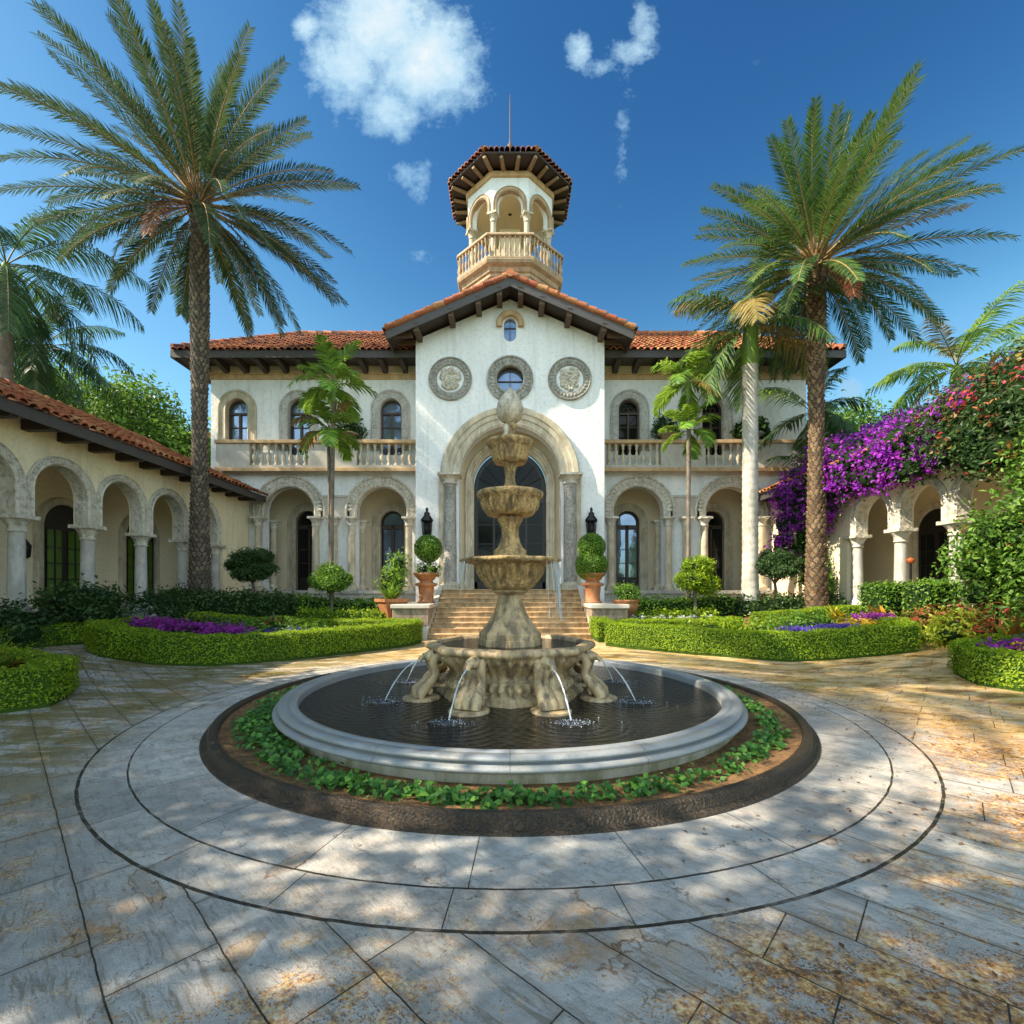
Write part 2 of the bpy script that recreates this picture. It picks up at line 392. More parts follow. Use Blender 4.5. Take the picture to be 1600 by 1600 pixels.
def churnmat():
    mt, t, b = newmat('churned_water')
    v = t.voro(t.pos(), 60); n = t.noise(t.pos(), 25, 5, .7)
    f = t.ramp(t.m('ADD', t.m('MULTIPLY', v, .6), t.m('MULTIPLY', n, .7)), [(.42, 1), (.62, 0)])
    t.put(b.inputs['Base Color'], t.mix(f, (.02, .024, .028), (.42, .5, .6)))
    b.inputs['Roughness'].default_value = .15
    t.put(b.inputs['Normal'], t.bump(n, .8, .02))
    return mt
M['churn'] = churnmat()
def pavemat():
    mt, t, b = newmat('limestone_paving')
    p = t.pos()
    x, y, z = t.sep(p)
    yc = t.m('SUBTRACT', y, 7.2)
    r = t.m('SQRT', t.m('ADD', t.m('MULTIPLY', x, x), t.m('MULTIPLY', yc, yc)))
    wob = t.m('MULTIPLY', t.m('SUBTRACT', t.noise(p, 5, 3), .5), .016)
    rw = t.m('ADD', r, wob)
    ang = t.m('ARCTAN2', yc, x)
    def ringline(rad, w):
        return t.m('LESS_THAN', t.m('ABSOLUTE', t.m('SUBTRACT', rw, rad)), w)
    def radial(count, off):
        f = t.m('FRACT', t.m('ADD', t.m('MULTIPLY', ang, count / (2 * PI)), off + 20))
        d = t.m('MULTIPLY', t.m('ABSOLUTE', t.m('SUBTRACT', f, .5)), t.m('MULTIPLY', r, 2 * PI / count))
        ids = t.m('FLOOR', t.m('ADD', t.m('MULTIPLY', ang, count / (2 * PI)), off + 20.5))
        return t.m('LESS_THAN', d, .0035), ids
    j1, id1 = radial(26, .22)
    j2, id2 = radial(31, .6)
    in1 = t.m('LESS_THAN', rw, 4.5)
    in2 = t.m('LESS_THAN', rw, 4.84)
    vec = t.mapping(t.comb(t.m('ADD', x, wob), t.m('ADD', y, wob), 0), loc=(.35, .12, 0), rot=(0, 0, R(43)))
    br = t.n('ShaderNodeTexBrick')
    br.offset = .37; br.squash = .72; br.squash_frequency = 3; br.offset_frequency = 2
    t.put(br.inputs['Vector'], vec)
    br.inputs['Color1'].default_value = (0, 0, 0, 1); br.inputs['Color2'].default_value = (1, 1, 1, 1); br.inputs['Mortar'].default_value = (.5, .5, .5, 1)
    br.inputs['Scale'].default_value = 1.0
    br.inputs['Mortar Size'].default_value = .0038
    br.inputs['Mortar Smooth'].default_value = .0
    br.inputs['Brick Width'].default_value = 1.12
    br.inputs['Row Height'].default_value = .42
    jo = br.outputs['Fac']
    idb = br.outputs['Color']
    wn = t.n('ShaderNodeTexWhiteNoise', noise_dimensions='1D')
    idr = t.mix(in1, t.m('ADD', id2, 77), id1)
    t.put(wn.inputs['W'], idr)
    rnd = t.mix(in2, idb, wn.outputs['Value'])
    joint = t.mix(in2, jo, t.mix(in1, j2, j1))
    joint = t.m('MAXIMUM', joint, t.m('MAXIMUM', ringline(4.5, .008), ringline(4.84, .012)), True)
    n1 = t.noise(p, 2.2, 6, .62)
    n2 = t.noise(p, 22, 6, .7)
    n3 = t.noise(p, 75, 5, .7)
    col = t.ramp(rnd, [(0, (.36, .355, .34)), (.35, (.50, .495, .47)), (.6, (.58, .57, .535)), (.8, (.43, .425, .41)), (1, (.62, .60, .56))])
    n1b = t.noise(p, 5.5, 8, .68)
    col = t.mix(t.ramp(n1b, [(.38, .7), (.56, 0)]), col, (.27, .255, .225))
    col = t.mix(t.ramp(n1, [(.5, 0), (.72, .55)]), col, (.60, .585, .54))
    vein = t.noise(t.mapping(vec, sc=(1.0, 7, 1)), 3.4, 8, .74, .8)
    vamt = t.m('ADD', .35, t.m('MULTIPLY', t.m('SUBTRACT', r, 4.4), .4, True))
    col = t.mix(t.m('MULTIPLY', t.ramp(vein, [(.52, 0), (.6, .85)]), vamt), col, (.15, .11, .06))
    col = t.mix(t.ramp(n3, [(.3, .5), (.47, 0)]), col, (.17, .155, .13))
    pits = t.voro(p, 30)
    col = t.mix(t.m('MULTIPLY', t.m('MULTIPLY', t.m('LESS_THAN', pits, .13), t.ramp(n1b, [(.46, 0), (.56, 1)])), .8), col, (.08, .065, .045))
    pits2 = t.voro(t.mapping(p, loc=(3.3, 1.7, 0), sc=(1, .6, 1)), 1.9)
    col = t.mix(t.m('MULTIPLY', t.m('LESS_THAN', t.m('ADD', pits2, t.m('MULTIPLY', t.m('SUBTRACT', n2, .5), .03)), .03), .92), col, (.025, .02, .015))
    # hairline cracks
    cr = t.voro(t.mapping(t.comb(t.m('ADD', x, t.m('MULTIPLY', n1b, .5)), t.m('ADD', y, t.m('MULTIPLY', n1, .5)), 0), sc=(1, 1, 1)), 1.05, 'DISTANCE_TO_EDGE')
    col = t.mix(t.m('MULTIPLY', t.m('LESS_THAN', cr, .0035), t.ramp(n1b, [(.44, 0), (.5, .7)])), col, (.06, .05, .035))
    # grime along the joints
    br2 = t.n('ShaderNodeTexBrick')
    br2.offset = br.offset; br2.squash = br.squash; br2.squash_frequency = br.squash_frequency; br2.offset_frequency = br.offset_frequency
    t.put(br2.inputs['Vector'], vec)
    for k, v_ in (('Scale', 1.0), ('Mortar Size', .05), ('Mortar Smooth', 1.0), ('Brick Width', 1.12), ('Row Height', .42)): br2.inputs[k].default_value = v_
    grime = t.m('MULTIPLY', t.m('MULTIPLY', br2.outputs['Fac'], t.m('SUBTRACT', 1, in2)), t.ramp(n1b, [(.4, .15), (.62, .9)]))
    col = t.mix(t.m('MULTIPLY', grime, .75), col, (.15, .11, .065))
    # rust-brown leaf stain, mottled and crisp
    outer = t.m('MULTIPLY', t.m('SUBTRACT', r, 4.6), 1.6, True)
    big = t.noise(t.mapping(p, loc=(2.3, .4, 0), sc=(.8, 1.2, 1)), .85, 6, .62, .6)
    east = t.ramp(t.m('ADD', t.m('MULTIPLY', x, .085), t.m('MULTIPLY', y, .035)), [(-.1, -.02), (.06, .03), (.45, .13), (1, .17)])
    sv = t.m('ADD', t.m('ADD', big, east), t.m('ADD', t.m('MULTIPLY', t.m('SUBTRACT', n1b, .5), .7), t.m('MULTIPLY', t.m('SUBTRACT', n3, .5), .75)))
    stain = t.m('MULTIPLY', t.ramp(sv, [(.55, 0), (.61, 1)]), t.m('ADD', .22, t.m('MULTIPLY', outer, .78)))
    n4 = t.noise(p, 34, 5, .75)
    scol = t.ramp(t.m('ADD', n4, t.m('MULTIPLY', t.m('SUBTRACT', n1b, .5), .9)), [(.33, (.045, .02, .007)), (.45, (.20, .08, .02)), (.54, (.46, .22, .055)), (.62, (.62, .42, .17)), (.72, (.60, .56, .47))])
    stain = t.m('MULTIPLY', stain, t.ramp(t.noise(p, 12, 6, .7), [(.36, .25), (.5, 1)]))
    col = t.mix(t.m('MULTIPLY', stain, .95), col, scol)
    wet = t.m('MULTIPLY', t.m('MULTIPLY', t.ramp(t.noise(t.mapping(p, loc=(1.1, .6, 0)), .9, 4, .5), [(.44, 0), (.52, 1)]), t.m('MULTIPLY', t.m('SUBTRACT', -.9, x), 2.0, True)), t.m('MULTIPLY', t.m('SUBTRACT', 4.4, y), 1.5, True))
    col = t.mix(t.m('MULTIPLY', wet, .35), col, (.2, .2, .2))
    # far plaza: ochre mottling, dark brown streaks and pale stone showing through
    fy = t.m('MULTIPLY', t.m('SUBTRACT', t.m('ADD', y, t.m('MULTIPLY', t.m('MAXIMUM', x, -1.5), .55)), 7.2), .28, True)
    st = t.m('ADD', t.noise(t.mapping(p, sc=(.75, 1.7, 1), rot=(0, 0, -.25)), 1.5, 9, .70, .7), t.m('MULTIPLY', t.m('SUBTRACT', n3, .5), .35))
    fcol = t.ramp(st, [(.34, (.10, .06, .02)), (.43, (.33, .19, .06)), (.50, (.60, .40, .15)), (.56, (.62, .50, .33)), (.61, (.56, .35, .11)), (.70, (.24, .13, .04))])
    fm = t.m('MULTIPLY', t.m('MULTIPLY', fy, outer), t.ramp(t.noise(p, 1.9, 8, .7, .4), [(.38, .25), (.5, .95)]))
    fm = t.m('MULTIPLY', fm, t.m('MULTIPLY', t.m('ADD', x, 6.5), .3, True))
    col = t.mix(fm, col, fcol)
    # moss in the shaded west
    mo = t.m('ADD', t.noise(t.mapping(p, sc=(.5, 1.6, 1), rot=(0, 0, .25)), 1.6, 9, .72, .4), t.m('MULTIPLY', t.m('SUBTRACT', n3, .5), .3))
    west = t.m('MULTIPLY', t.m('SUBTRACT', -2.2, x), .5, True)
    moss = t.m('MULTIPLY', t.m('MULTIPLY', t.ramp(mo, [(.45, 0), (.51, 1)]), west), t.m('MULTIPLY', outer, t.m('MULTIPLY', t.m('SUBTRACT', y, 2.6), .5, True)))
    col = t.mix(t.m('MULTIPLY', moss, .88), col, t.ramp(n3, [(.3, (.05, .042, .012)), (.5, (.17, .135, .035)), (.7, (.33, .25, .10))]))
    # tide marks of dried puddles near the camera
    tm = t.m('ADD', t.noise(t.mapping(p, loc=(.7, .2, 0)), 1.25, 4, .5, .7), t.m('MULTIPLY', t.m('SUBTRACT', n2, .5), .05))
    near = t.m('LESS_THAN', y, 3.3)
    inside = t.m('MULTIPLY', t.m('MULTIPLY', t.ramp(tm, [(.60, 0), (.66, 1)]), near), t.ramp(n1b, [(.40, .15), (.55, 1)]))
    col = t.mix(t.m('MULTIPLY', inside, .6), col, t.ramp(t.m('ADD', n1b, t.m('MULTIPLY', t.m('SUBTRACT', n3, .5), .6)), [(.35, (.15, .07, .022)), (.55, (.31, .18, .07)), (.7, (.42, .31, .17))]))
    band = t.m('LESS_THAN', t.m('ABSOLUTE', t.m('SUBTRACT', tm, .632)), .004)
    col = t.mix(t.m('MULTIPLY', t.m('MULTIPLY', band, near), t.ramp(n1b, [(.42, 0), (.52, .7)])), col, (.13, .06, .02))
    jv = t.ramp(t.noise(p, 9, 4, .6), [(.36, .7), (.5, 1)])
    col = t.mix(t.m('MULTIPLY', joint, jv), col, (.03, .024, .015))
    t.put(b.inputs['Base Color'], col)
    rough = t.ramp(t.m('ADD', t.noise(p, .8, 4, .5), t.m('MULTIPLY', t.m('SUBTRACT', n2, .5), .2)), [(.40, .22), (.5, .6), (.7, .8)])
    rough = t.m('SUBTRACT', rough, t.m('MULTIPLY', wet, .45), True)
    t.put(b.inputs['Roughness'], t.m('MAXIMUM', rough, .12))
    b.inputs['Specular IOR Level'].default_value = .45
    hgt = t.m('SUBTRACT', t.m('ADD', t.m('ADD', t.m('MULTIPLY', n2, .3), t.m('MULTIPLY', n3, .25)), t.m('MULTIPLY', rnd, .3)), t.m('MULTIPLY', joint, 1.2))
    hgt = t.m('ADD', hgt, t.m('MULTIPLY', n1b, .7))
    hgt = t.m('SUBTRACT', hgt, t.m('MULTIPLY', vein, .35))
    t.put(b.inputs['Normal'], t.bump(hgt, .75, .022))
    return mt
M['paving'] = pavemat()
def grassmat():
    mt, t, b = newmat('lawn')
    n = t.noise(t.pos(), 3, 6, .7)
    t.put(b.inputs['Base Color'], t.ramp(n, [(.3, (.025, .05, .012)), (.7, (.07, .12, .025))]))
    b.inputs['Roughness'].default_value = .9
    return mt
M['grass'] = grassmat()
# ------------------------------------------------------------------ mesh helpers
class MB:
    """collects vertices and faces for ONE mesh object"""
    def __init__(self):
        self.V = []; self.F = []; self.n = 0
    def add(self, v, f, mat=0, smooth=False):
        v = np.asarray(v, dtype=np.float64).reshape(-1, 3)
        f = np.asarray(f, dtype=np.int64)
        self.V.append(v); self.F.append((f + self.n, mat, smooth)); self.n += len(v)
        return self
    def quad(self, a, b, c, d, mat=0):
        return self.add([a, b, c, d], [[0, 1, 2, 3]], mat)
    def box(self, x0, x1, y0, y1, z0, z1, mat=0):
        v = [(x0, y0, z0), (x1, y0, z0), (x1, y1, z0), (x0, y1, z0), (x0, y0, z1), (x1, y0, z1), (x1, y1, z1), (x0, y1, z1)]
        return self.add(v, [[0, 3, 2, 1], [4, 5, 6, 7], [0, 1, 5, 4], [1, 2, 6, 5], [2, 3, 7, 6], [3, 0, 4, 7]], mat)
    def prism(self, bot, top, mat=0):
        """bot, top: same number of points; sides and caps"""
        n = len(bot)
        self.add(list(bot) + list(top), [[i, (i + 1) % n, n + (i + 1) % n, n + i] for i in range(n)], mat)
        if n == 4:
            self.add(bot, [[3, 2, 1, 0]], mat); self.add(top, [[0, 1, 2, 3]], mat)
        else:
            self.add(bot, [list(range(n))[::-1]], mat); self.add(top, [list(range(n))], mat)
        return self
    def lathe(self, prof, n=32, c=(0, 0, 0), rf=None, a0=0, a1=2 * PI, mat=0, smooth=True):
        full = abs(a1 - a0 - 2 * PI) < 1e-6
        k = n if full else n + 1
        th = a0 + (a1 - a0) * np.arange(k) / n
        pr = np.array(prof, float)
        rr = np.repeat(pr[:, 0][:, None], k, 1)
        if rf is not None:
            rr = rf(th[None, :], rr, pr[:, 1][:, None])
        X = c[0] + rr * np.cos(th); Y = c[1] + rr * np.sin(th); Z = np.repeat(pr[:, 1][:, None] + c[2], k, 1)
        v = np.stack([X, Y, Z], 2).reshape(-1, 3)
        i, j = np.meshgrid(np.arange(len(pr) - 1), np.arange(n), indexing='ij')
        j2 = (j + 1) % k
        f = np.stack([i * k + j, i * k + j2, (i + 1) * k + j2, (i + 1) * k + j], 2).reshape(-1, 4)
        return self.add(v, f, mat, smooth)
    def tube(self, pts, rad, n=8, mat=0, cap=True, flat=None):
        P = np.array(pts, float); m = len(P)
        rad = np.broadcast_to(np.asarray(rad, float), (m,))
        T = np.gradient(P, axis=0); T /= np.linalg.norm(T, axis=1)[:, None] + 1e-12
        ref = np.array([0, 0, 1.]) if abs(T[0, 2]) < .9 else np.array([1., 0, 0])
        A = np.zeros((m, 3)); a = np.cross(T[0], ref); a /= np.linalg.norm(a)
        for i in range(m):
            a = a - T[i] * a.dot(T[i]); a /= np.linalg.norm(a) + 1e-12; A[i] = a
        B = np.cross(T, A)
        th = 2 * PI * np.arange(n) / n
        fl = 1.0 if flat is None else flat
        ring = P[:, None] + rad[:, None, None] * (np.cos(th)[None, :, None] * A[:, None] + fl * np.sin(th)[None, :, None] * B[:, None])
        i, j = np.meshgrid(np.arange(m - 1), np.arange(n), indexing='ij')
        f = np.stack([i * n + j, i * n + (j + 1) % n, (i + 1) * n + (j + 1) % n, (i + 1) * n + j], 2).reshape(-1, 4)
        self.add(ring.reshape(-1, 3), f, mat, True)
        if cap:
            self.add(ring[0], [list(range(n))], mat); self.add(ring[-1], [list(range(n))[::-1]], mat)
        return self
    def leaves(self, P, N, size, rng, asp=.45, tilt=.7, fold=.12, mat=0, dirv=None):
        P = np.asarray(P, float); n = len(P)
        nn = np.asarray(N, float) + tilt * rng.normal(size=(n, 3)); nn /= np.linalg.norm(nn, axis=1)[:, None] + 1e-9
        r = rng.normal(size=(n, 3))
        if dirv is not None: r = r * .5 + np.asarray(dirv)
        d = r - (r * nn).sum(1)[:, None] * nn; d /= np.linalg.norm(d, axis=1)[:, None] + 1e-9
        s = np.cross(nn, d)
        sz = (size * (.65 + .7 * rng.random(n)))[:, None]
        v = np.stack([P - d * sz / 2, P - s * sz * asp / 2 + nn * sz * fold, P + d * sz / 2, P + s * sz * asp / 2 + nn * sz * fold], 1).reshape(-1, 3)
        return self.add(v, np.arange(4 * n).reshape(n, 4), mat)
    def build(self, name, mats, parent=None, world=True, bevel=0):
        V = np.concatenate(self.V)
        if parent is not None and world:
            o = parent
            while o is not None:
                V = V - np.array(o.location); o = o.parent
        me = bpy.data.meshes.new(name)
        me.vertices.add(len(V)); me.vertices.foreach_set('co', V.ravel().astype(np.float32))
        loops = np.concatenate([f.ravel() for f, _, _ in self.F])
        tot = np.concatenate([np.full(len(f), f.shape[1]) for f, _, _ in self.F])
        st = np.concatenate([[0], np.cumsum(tot)[:-1]])
        me.loops.add(len(loops)); me.loops.foreach_set('vertex_index', loops.astype(np.int32))
        me.polygons.add(len(tot))
        me.polygons.foreach_set('loop_start', st.astype(np.int32))
        me.polygons.foreach_set('loop_total', tot.astype(np.int32))
        me.polygons.foreach_set('material_index', np.concatenate([np.full(len(f), m) for f, m, _ in self.F]).astype(np.int32))
        me.polygons.foreach_set('use_smooth', np.concatenate([np.full(len(f), s) for f, _, s in self.F]))
        if not isinstance(mats, (list, tuple)): mats = [mats]
        for mm in mats: me.materials.append(M[mm] if isinstance(mm, str) else mm)
        me.update(calc_edges=True)
        o = bpy.data.objects.new(name, me)
        COL.objects.link(o)
        if parent is not None: o.parent = parent
        if bevel:
            b = o.modifiers.new('bevel', 'BEVEL'); b.width = bevel; b.segments = 2; b.limit_method = 'ANGLE'
        return o

def tag(o, label=None, cat=None, group=None, kind=None):
    if label: o['label'] = label
    if cat: o['category'] = cat
    if group: o['group'] = group
    if kind: o['kind'] = kind
    return o
def thing(name, label, cat, loc=(0, 0, 0), group=None, rz=0):
    o = bpy.data.objects.new(name, None)
    o.empty_display_size = .2
    COL.objects.link(o); o.location = loc; o.rotation_euler.z = rz
    return tag(o, label, cat, group)
def inst(src, parent, loc=(0, 0, 0), rz=0, sc=None):
    """another object on the same mesh data (a repeat), loc in the parent's frame"""
    o = src.copy(); COL.objects.link(o)
    o.parent = parent; o.location = loc; o.rotation_euler = (0, 0, rz)
    if sc: o.scale = sc
    return o
def copy_tree(o, loc, label=None, rz=None, parent=None):
    c = o.copy(); COL.objects.link(c)
    if parent is None:
        c.location = loc
        if rz is not None: c.rotation_euler.z = rz
        if label: c['label'] = label
    else: c.parent = parent
    for ch in list(o.children): copy_tree(ch, None, parent=c)
    return c

def gx(x):
    t = np.clip((np.abs(x) - 6.2) / 4.6, 0, 1)
    return .35 * t * t * (3 - 2 * t)
def gz(x, y):
    """garden soil height"""
    return gx(x) + .05 + np.interp(y, [10, 14, 16, 18, 21, 22.4], [0, .05, .15, .5, .95, 1.0])
def at(u, v, y):
    return np.array([(u - 797) * y / FPX, y, 1.7 + (920 - v) * y / FPX])

# walls with arched openings -------------------------------------------------
def opening(xc, hw, z0, zs, rise=None, n=20, lowround=False):
    rise = hw if rise is None else rise
    xs = xc - hw * np.cos(np.linspace(0, PI, n + 1))
    arc = np.sqrt(np.clip(1 - ((xs - xc) / hw) ** 2, 0, 1))
    up = zs + rise * arc
    lo = (zs - rise * arc) if lowround else np.full(n + 1, z0)
    return dict(x=xs, up=up, lo=lo)
def wall(mb, x0, x1, zb, zt, ops, y0, y1, tr=None, extra=(), ends=True, mat=0, revmat=None):
    tr = tr or (lambda x, y, z: (x, y, z))
    fz = zt if callable(zt) else (lambda x: zt)
    revmat = mat if revmat is None else revmat
    ops = sorted(ops, key=lambda o: o['x'][0])
    def strip(xa, xb, la, lb, ua, ub):
        for yy, flip in ((y0, False), (y1, True)):
            q = [tr(xa, yy, la), tr(xb, yy, lb), tr(xb, yy, ub), tr(xa, yy, ua)]
            mb.add(q if not flip else q[::-1], [[0, 1, 2, 3]], mat)
    def lid(xa, xb, za, zb_, m):
        mb.add([tr(xa, y0, za), tr(xb, y0, zb_), tr(xb, y1, zb_), tr(xa, y1, za)], [[0, 1, 2, 3]], m)
    def solid(xa, xb):
        cuts = [xa] + [e for e in extra if xa < e < xb] + [xb]
        for p, q in zip(cuts[:-1], cuts[1:]):
            if q - p > 1e-6:
                strip(p, q, zb, zb, fz(p), fz(q)); lid(p, q, fz(p), fz(q), mat)
    cur = x0
    for o in ops:
        solid(cur, o['x'][0])
        xs, up, lo = o['x'], o['up'], o['lo']
        for i in range(len(xs) - 1):
            xa, xb = xs[i], xs[i + 1]
            strip(xa, xb, up[i], up[i + 1], fz(xa), fz(xb)); lid(xa, xb, fz(xa), fz(xb), mat)
            lid(xa, xb, up[i], up[i + 1], revmat)
            if lo[i] > zb + 1e-4 or lo[i + 1] > zb + 1e-4:
                strip(xa, xb, zb, zb, lo[i], lo[i + 1]); lid(xa, xb, lo[i], lo[i + 1], revmat)
        for k in (0, -1):
            if up[k] - lo[k] > 1e-4:
                mb.add([tr(xs[k], y0, lo[k]), tr(xs[k], y1, lo[k]), tr(xs[k], y1, up[k]), tr(xs[k], y0, up[k])], [[0, 1, 2, 3]], revmat)
        cur = xs[-1]
    solid(cur, x1)
    if ends:
        for e in (x0, x1):
            mb.add([tr(e, y0, zb), tr(e, y1, zb), tr(e, y1, fz(e)), tr(e, y0, fz(e))], [[0, 1, 2, 3]], mat)
def arch_sweep(mb, xc, zs, prof, stilt=0, tr=None, n=28, legs=0, mat=0, smooth=False, a0=0, a1=PI, ratio=1.0):
    """prof: closed loop of (radius, y); swept over an arch with straight legs below"""
    tr = tr or (lambda x, y, z: (x, y, z))
    th = np.linspace(a1, a0, n + 1)
    path = [(math.cos(a), math.sin(a) * ratio, stilt) for a in th]
    if legs or stilt:
        path = [(-1, 0, -legs)] + path + [(1, 0, -legs)]
    k = len(prof)
    V = []
    for (c, s, dz) in path:
        for (r, y) in prof:
            V.append(tr(xc + r * c, y, zs + dz + r * s))
    F = []
    for i in range(len(path) - 1):
        for j in range(k):
            j2 = (j + 1) % k
            F.append([i * k + j, i * k + j2, (i + 1) * k + j2, (i + 1) * k + j])
    mb.add(V, F, mat, smooth)
    mb.add(V[:k], [list(range(k))], mat); mb.add(V[-k:], [list(range(k))[::-1]], mat)
def archfan(mb, xc, z0, zs, hw, y, tr=None, n=20, mat=0, rise=None):
    """flat arched plate facing -y"""
    tr = tr or (lambda x, y, z: (x, y, z))
    rise = hw if rise is None else rise
    pts = [(xc - hw, z0), (xc + hw, z0)] + [(xc + hw * math.cos(a), zs + rise * math.sin(a)) for a in np.linspace(0, PI, n + 1)]
    mb.add([tr(px, y, pz) for px, pz in pts], [list(range(len(pts)))], mat)

def arch_blocks(mb, xc, zs, stilt, r0, r1, y, n, tr=None, h=.03, gap=.32, mat=0):
    """raised wedge-shaped carved blocks set round an arch band"""
    tr = tr or (lambda x, y, z: (x, y, z))
    for k in range(n):
        a0 = PI * (k + gap / 2) / n; a1 = PI * (k + 1 - gap / 2) / n; am = (a0 + a1) / 2; rm = (r0 + r1) / 2
        P = [tr(xc + r * math.cos(a), yy, zs + stilt + r * math.sin(a)) for yy in (y, y - h) for r, a in ((r0, a0), (r0, a1), (rm, a1 + .01), (r1, a1), (r1, a0), (rm, a0 - .01))]
        mb.add(P, [[i, (i + 1) % 6, 6 + (i + 1) % 6, 6 + i] for i in range(6)], mat)
        mb.add(P[6:] + [tr(xc + rm * math.cos(am), y - h * 1.7, zs + stilt + rm * math.sin(am))], [[i, (i + 1) % 6, 6] for i in range(6)], mat)
# barrel tile roofs ------------------------------------------------------------
def tiles(mb, O, U, Vv, poly, w=.3, l=.46, rad=.135, rng=None, mat=0, lift=.0):
    """O origin on the plane, U unit along the eave, Vv unit up the slope; poly in (a,b) plane coordinates (convex, ccw)"""
    O, U, Vv = (np.array(q, float) for q in (O, U, Vv))
    Nn = np.cross(U, Vv); Nn /= np.linalg.norm(Nn)
    if Nn[2] < 0: Nn = -Nn
    a_min, a_max = min(p[0] for p in poly), max(p[0] for p in poly)
    b_min, b_max = min(p[1] for p in poly), max(p[1] for p in poly)
    def inside(a, b):
        for (p, q) in zip(poly, poly[1:] + poly[:1]):
            if (q[0] - p[0]) * (b - p[1]) - (q[1] - p[1]) * (a - p[0]) < -1e-6: return False
        return True
    th = np.linspace(0, PI, 6)
    na = int((a_max - a_min) / w); nb = int((b_max - b_min) / l) + 1
    for i in range(na + 1):
        for j in range(nb):
            a = a_min + (i + .5) * w; b = b_min + (j + .45) * l
            if not inside(a, b): continue
            jit = rng.normal(size=3) * .008
            b0 = b_min + j * l - .05; b1 = b0 + l + .06
            P = []
            for (bb, rr, hh) in ((b0, rad, .06), (b1, rad * .84, .0)):
                for x in th:
                    P.append(O + U * (a + jit[0] + rr * math.cos(x)) + Vv * (bb + jit[1]) + Nn * (lift + hh + jit[2] + rr * math.sin(x) * .9))
            for x in th:   # butt end thickness
                P.append(O + U * (a + jit[0] + rad * .8 * math.cos(x)) + Vv * (b0 + jit[1]) + Nn * (lift + .05 + jit[2] + rad * .72 * math.sin(x)))
            F = [[k, k + 1, 6 + k + 1, 6 + k] for k in range(5)] + [[12 + k, 12 + k + 1, k + 1, k] for k in range(5)]
            mb.add(P, F, mat, True)

def column_mesh(h, r, sq=False, n=20):
    """shaft, base, capital as three builders about the origin (base at z=0)"""
    sh = MB().lathe([(r, .18 * 1), (r * 1.0, h * .3), (r * .9, h - .42)], n)
    ba = MB().box(-r * 1.5, r * 1.5, -r * 1.5, r * 1.5, 0, .12)
    ba.lathe([(r * 1.45, .12), (r * 1.5, .17), (r * 1.4, .22), (r * 1.12, .24), (r * 1.2, .29), (r, .32)], n)
    ca = MB().lathe([(r * .9, h - .44), (r * 1.1, h - .42), (r * 1.1, h - .38), (r * .95, h - .36), (r * 1.05, h - .25), (r * 1.5, h - .12), (r * 1.62, h - .1)], 32,
                    rf=lambda th, rr, z: rr * (1 + .07 * np.cos(8 * th) * np.clip((z - (h - .37)) * 8, 0, 1)))
    ca.box(-r * 1.7, r * 1.7, -r * 1.7, r * 1.7, h - .1, h)
    return sh, ba, ca
# ------------------------------------------------------------------ setting
def grid_sheet(name, xs, ys, zf, mat):
    X, Y = np.meshgrid(xs, ys)
    Z = zf(X, Y)
    v = np.stack([X, Y, Z], 2).reshape(-1, 3)
    nx = len(xs); i, j = np.meshgrid(np.arange(len(ys) - 1), np.arange(nx - 1), indexing='ij')
    f = np.stack([i * nx + j, i * nx + j + 1, (i + 1) * nx + j + 1, (i + 1) * nx + j], 2).reshape(-1, 4)
    o = MB().add(v, f, 0, True).build(name, mat)
    return tag(o, kind='structure')
g = MB().quad((-600, -300, -.08), (600, -300, -.08), (600, 900, -.08), (-600, 900, -.08)).build('ground', 'grass'); tag(g, kind='structure')
grid_sheet('paving', np.arange(-24, 24.1, .5), np.arange(-8, 23.1, .5), lambda X, Y: gx(X), 'paving')

FR = [(2.95, 14.9), (3.1, 14.3), (3.65, 13.5), (4.9, 12.2), (6.4, 11.15), (9.3, 10.95), (9.75, 11.9), (12.15, 13.0)]
FL = [(2.95, 15.0), (3.15, 14.5), (4.6, 12.4), (6.4, 10.75), (8.2, 10.35), (9.45, 10.8), (9.7, 12.5), (12.15, 12.3)]
def bed(sign, F):
    xs = np.linspace(2.95, 12.15, 60)
    yf = np.interp(xs, [p[0] for p in F], [p[1] for p in F])
    t = np.linspace(0, 1, 40)
    Y = yf[None, :] + t[:, None] * (22.6 - yf[None, :]); X = np.repeat(xs[None], 40, 0)
    Z = gz(X, Y) + .03 * np.sin(X * 5) * np.sin(Y * 4)
    v = np.stack([X * sign, Y, Z], 2).reshape(-1, 3)
    i, j = np.meshgrid(np.arange(39), np.arange(59), indexing='ij')
    f = np.stack([i * 60 + j, i * 60 + j + 1, (i + 1) * 60 + j + 1, (i + 1) * 60 + j], 2).reshape(-1, 4)
    if sign < 0: f = f[:, ::-1]
    tag(MB().add(v, f, 0, True).build('garden_soil', 'soil'), kind='structure')
bed(1, FR); bed(-1, FL)

# ------------------------------------------------------------------ the mansion
rng = np.random.default_rng(5)
villa = thing('mansion', 'white stucco mansion with red tiled roofs, gabled entrance and octagonal bell tower behind the fountain', 'mansion', (0, 21, 1.0))
YC, YW, FZ = 21.0, 22.5, 1.62     # central front, wing front, floor height

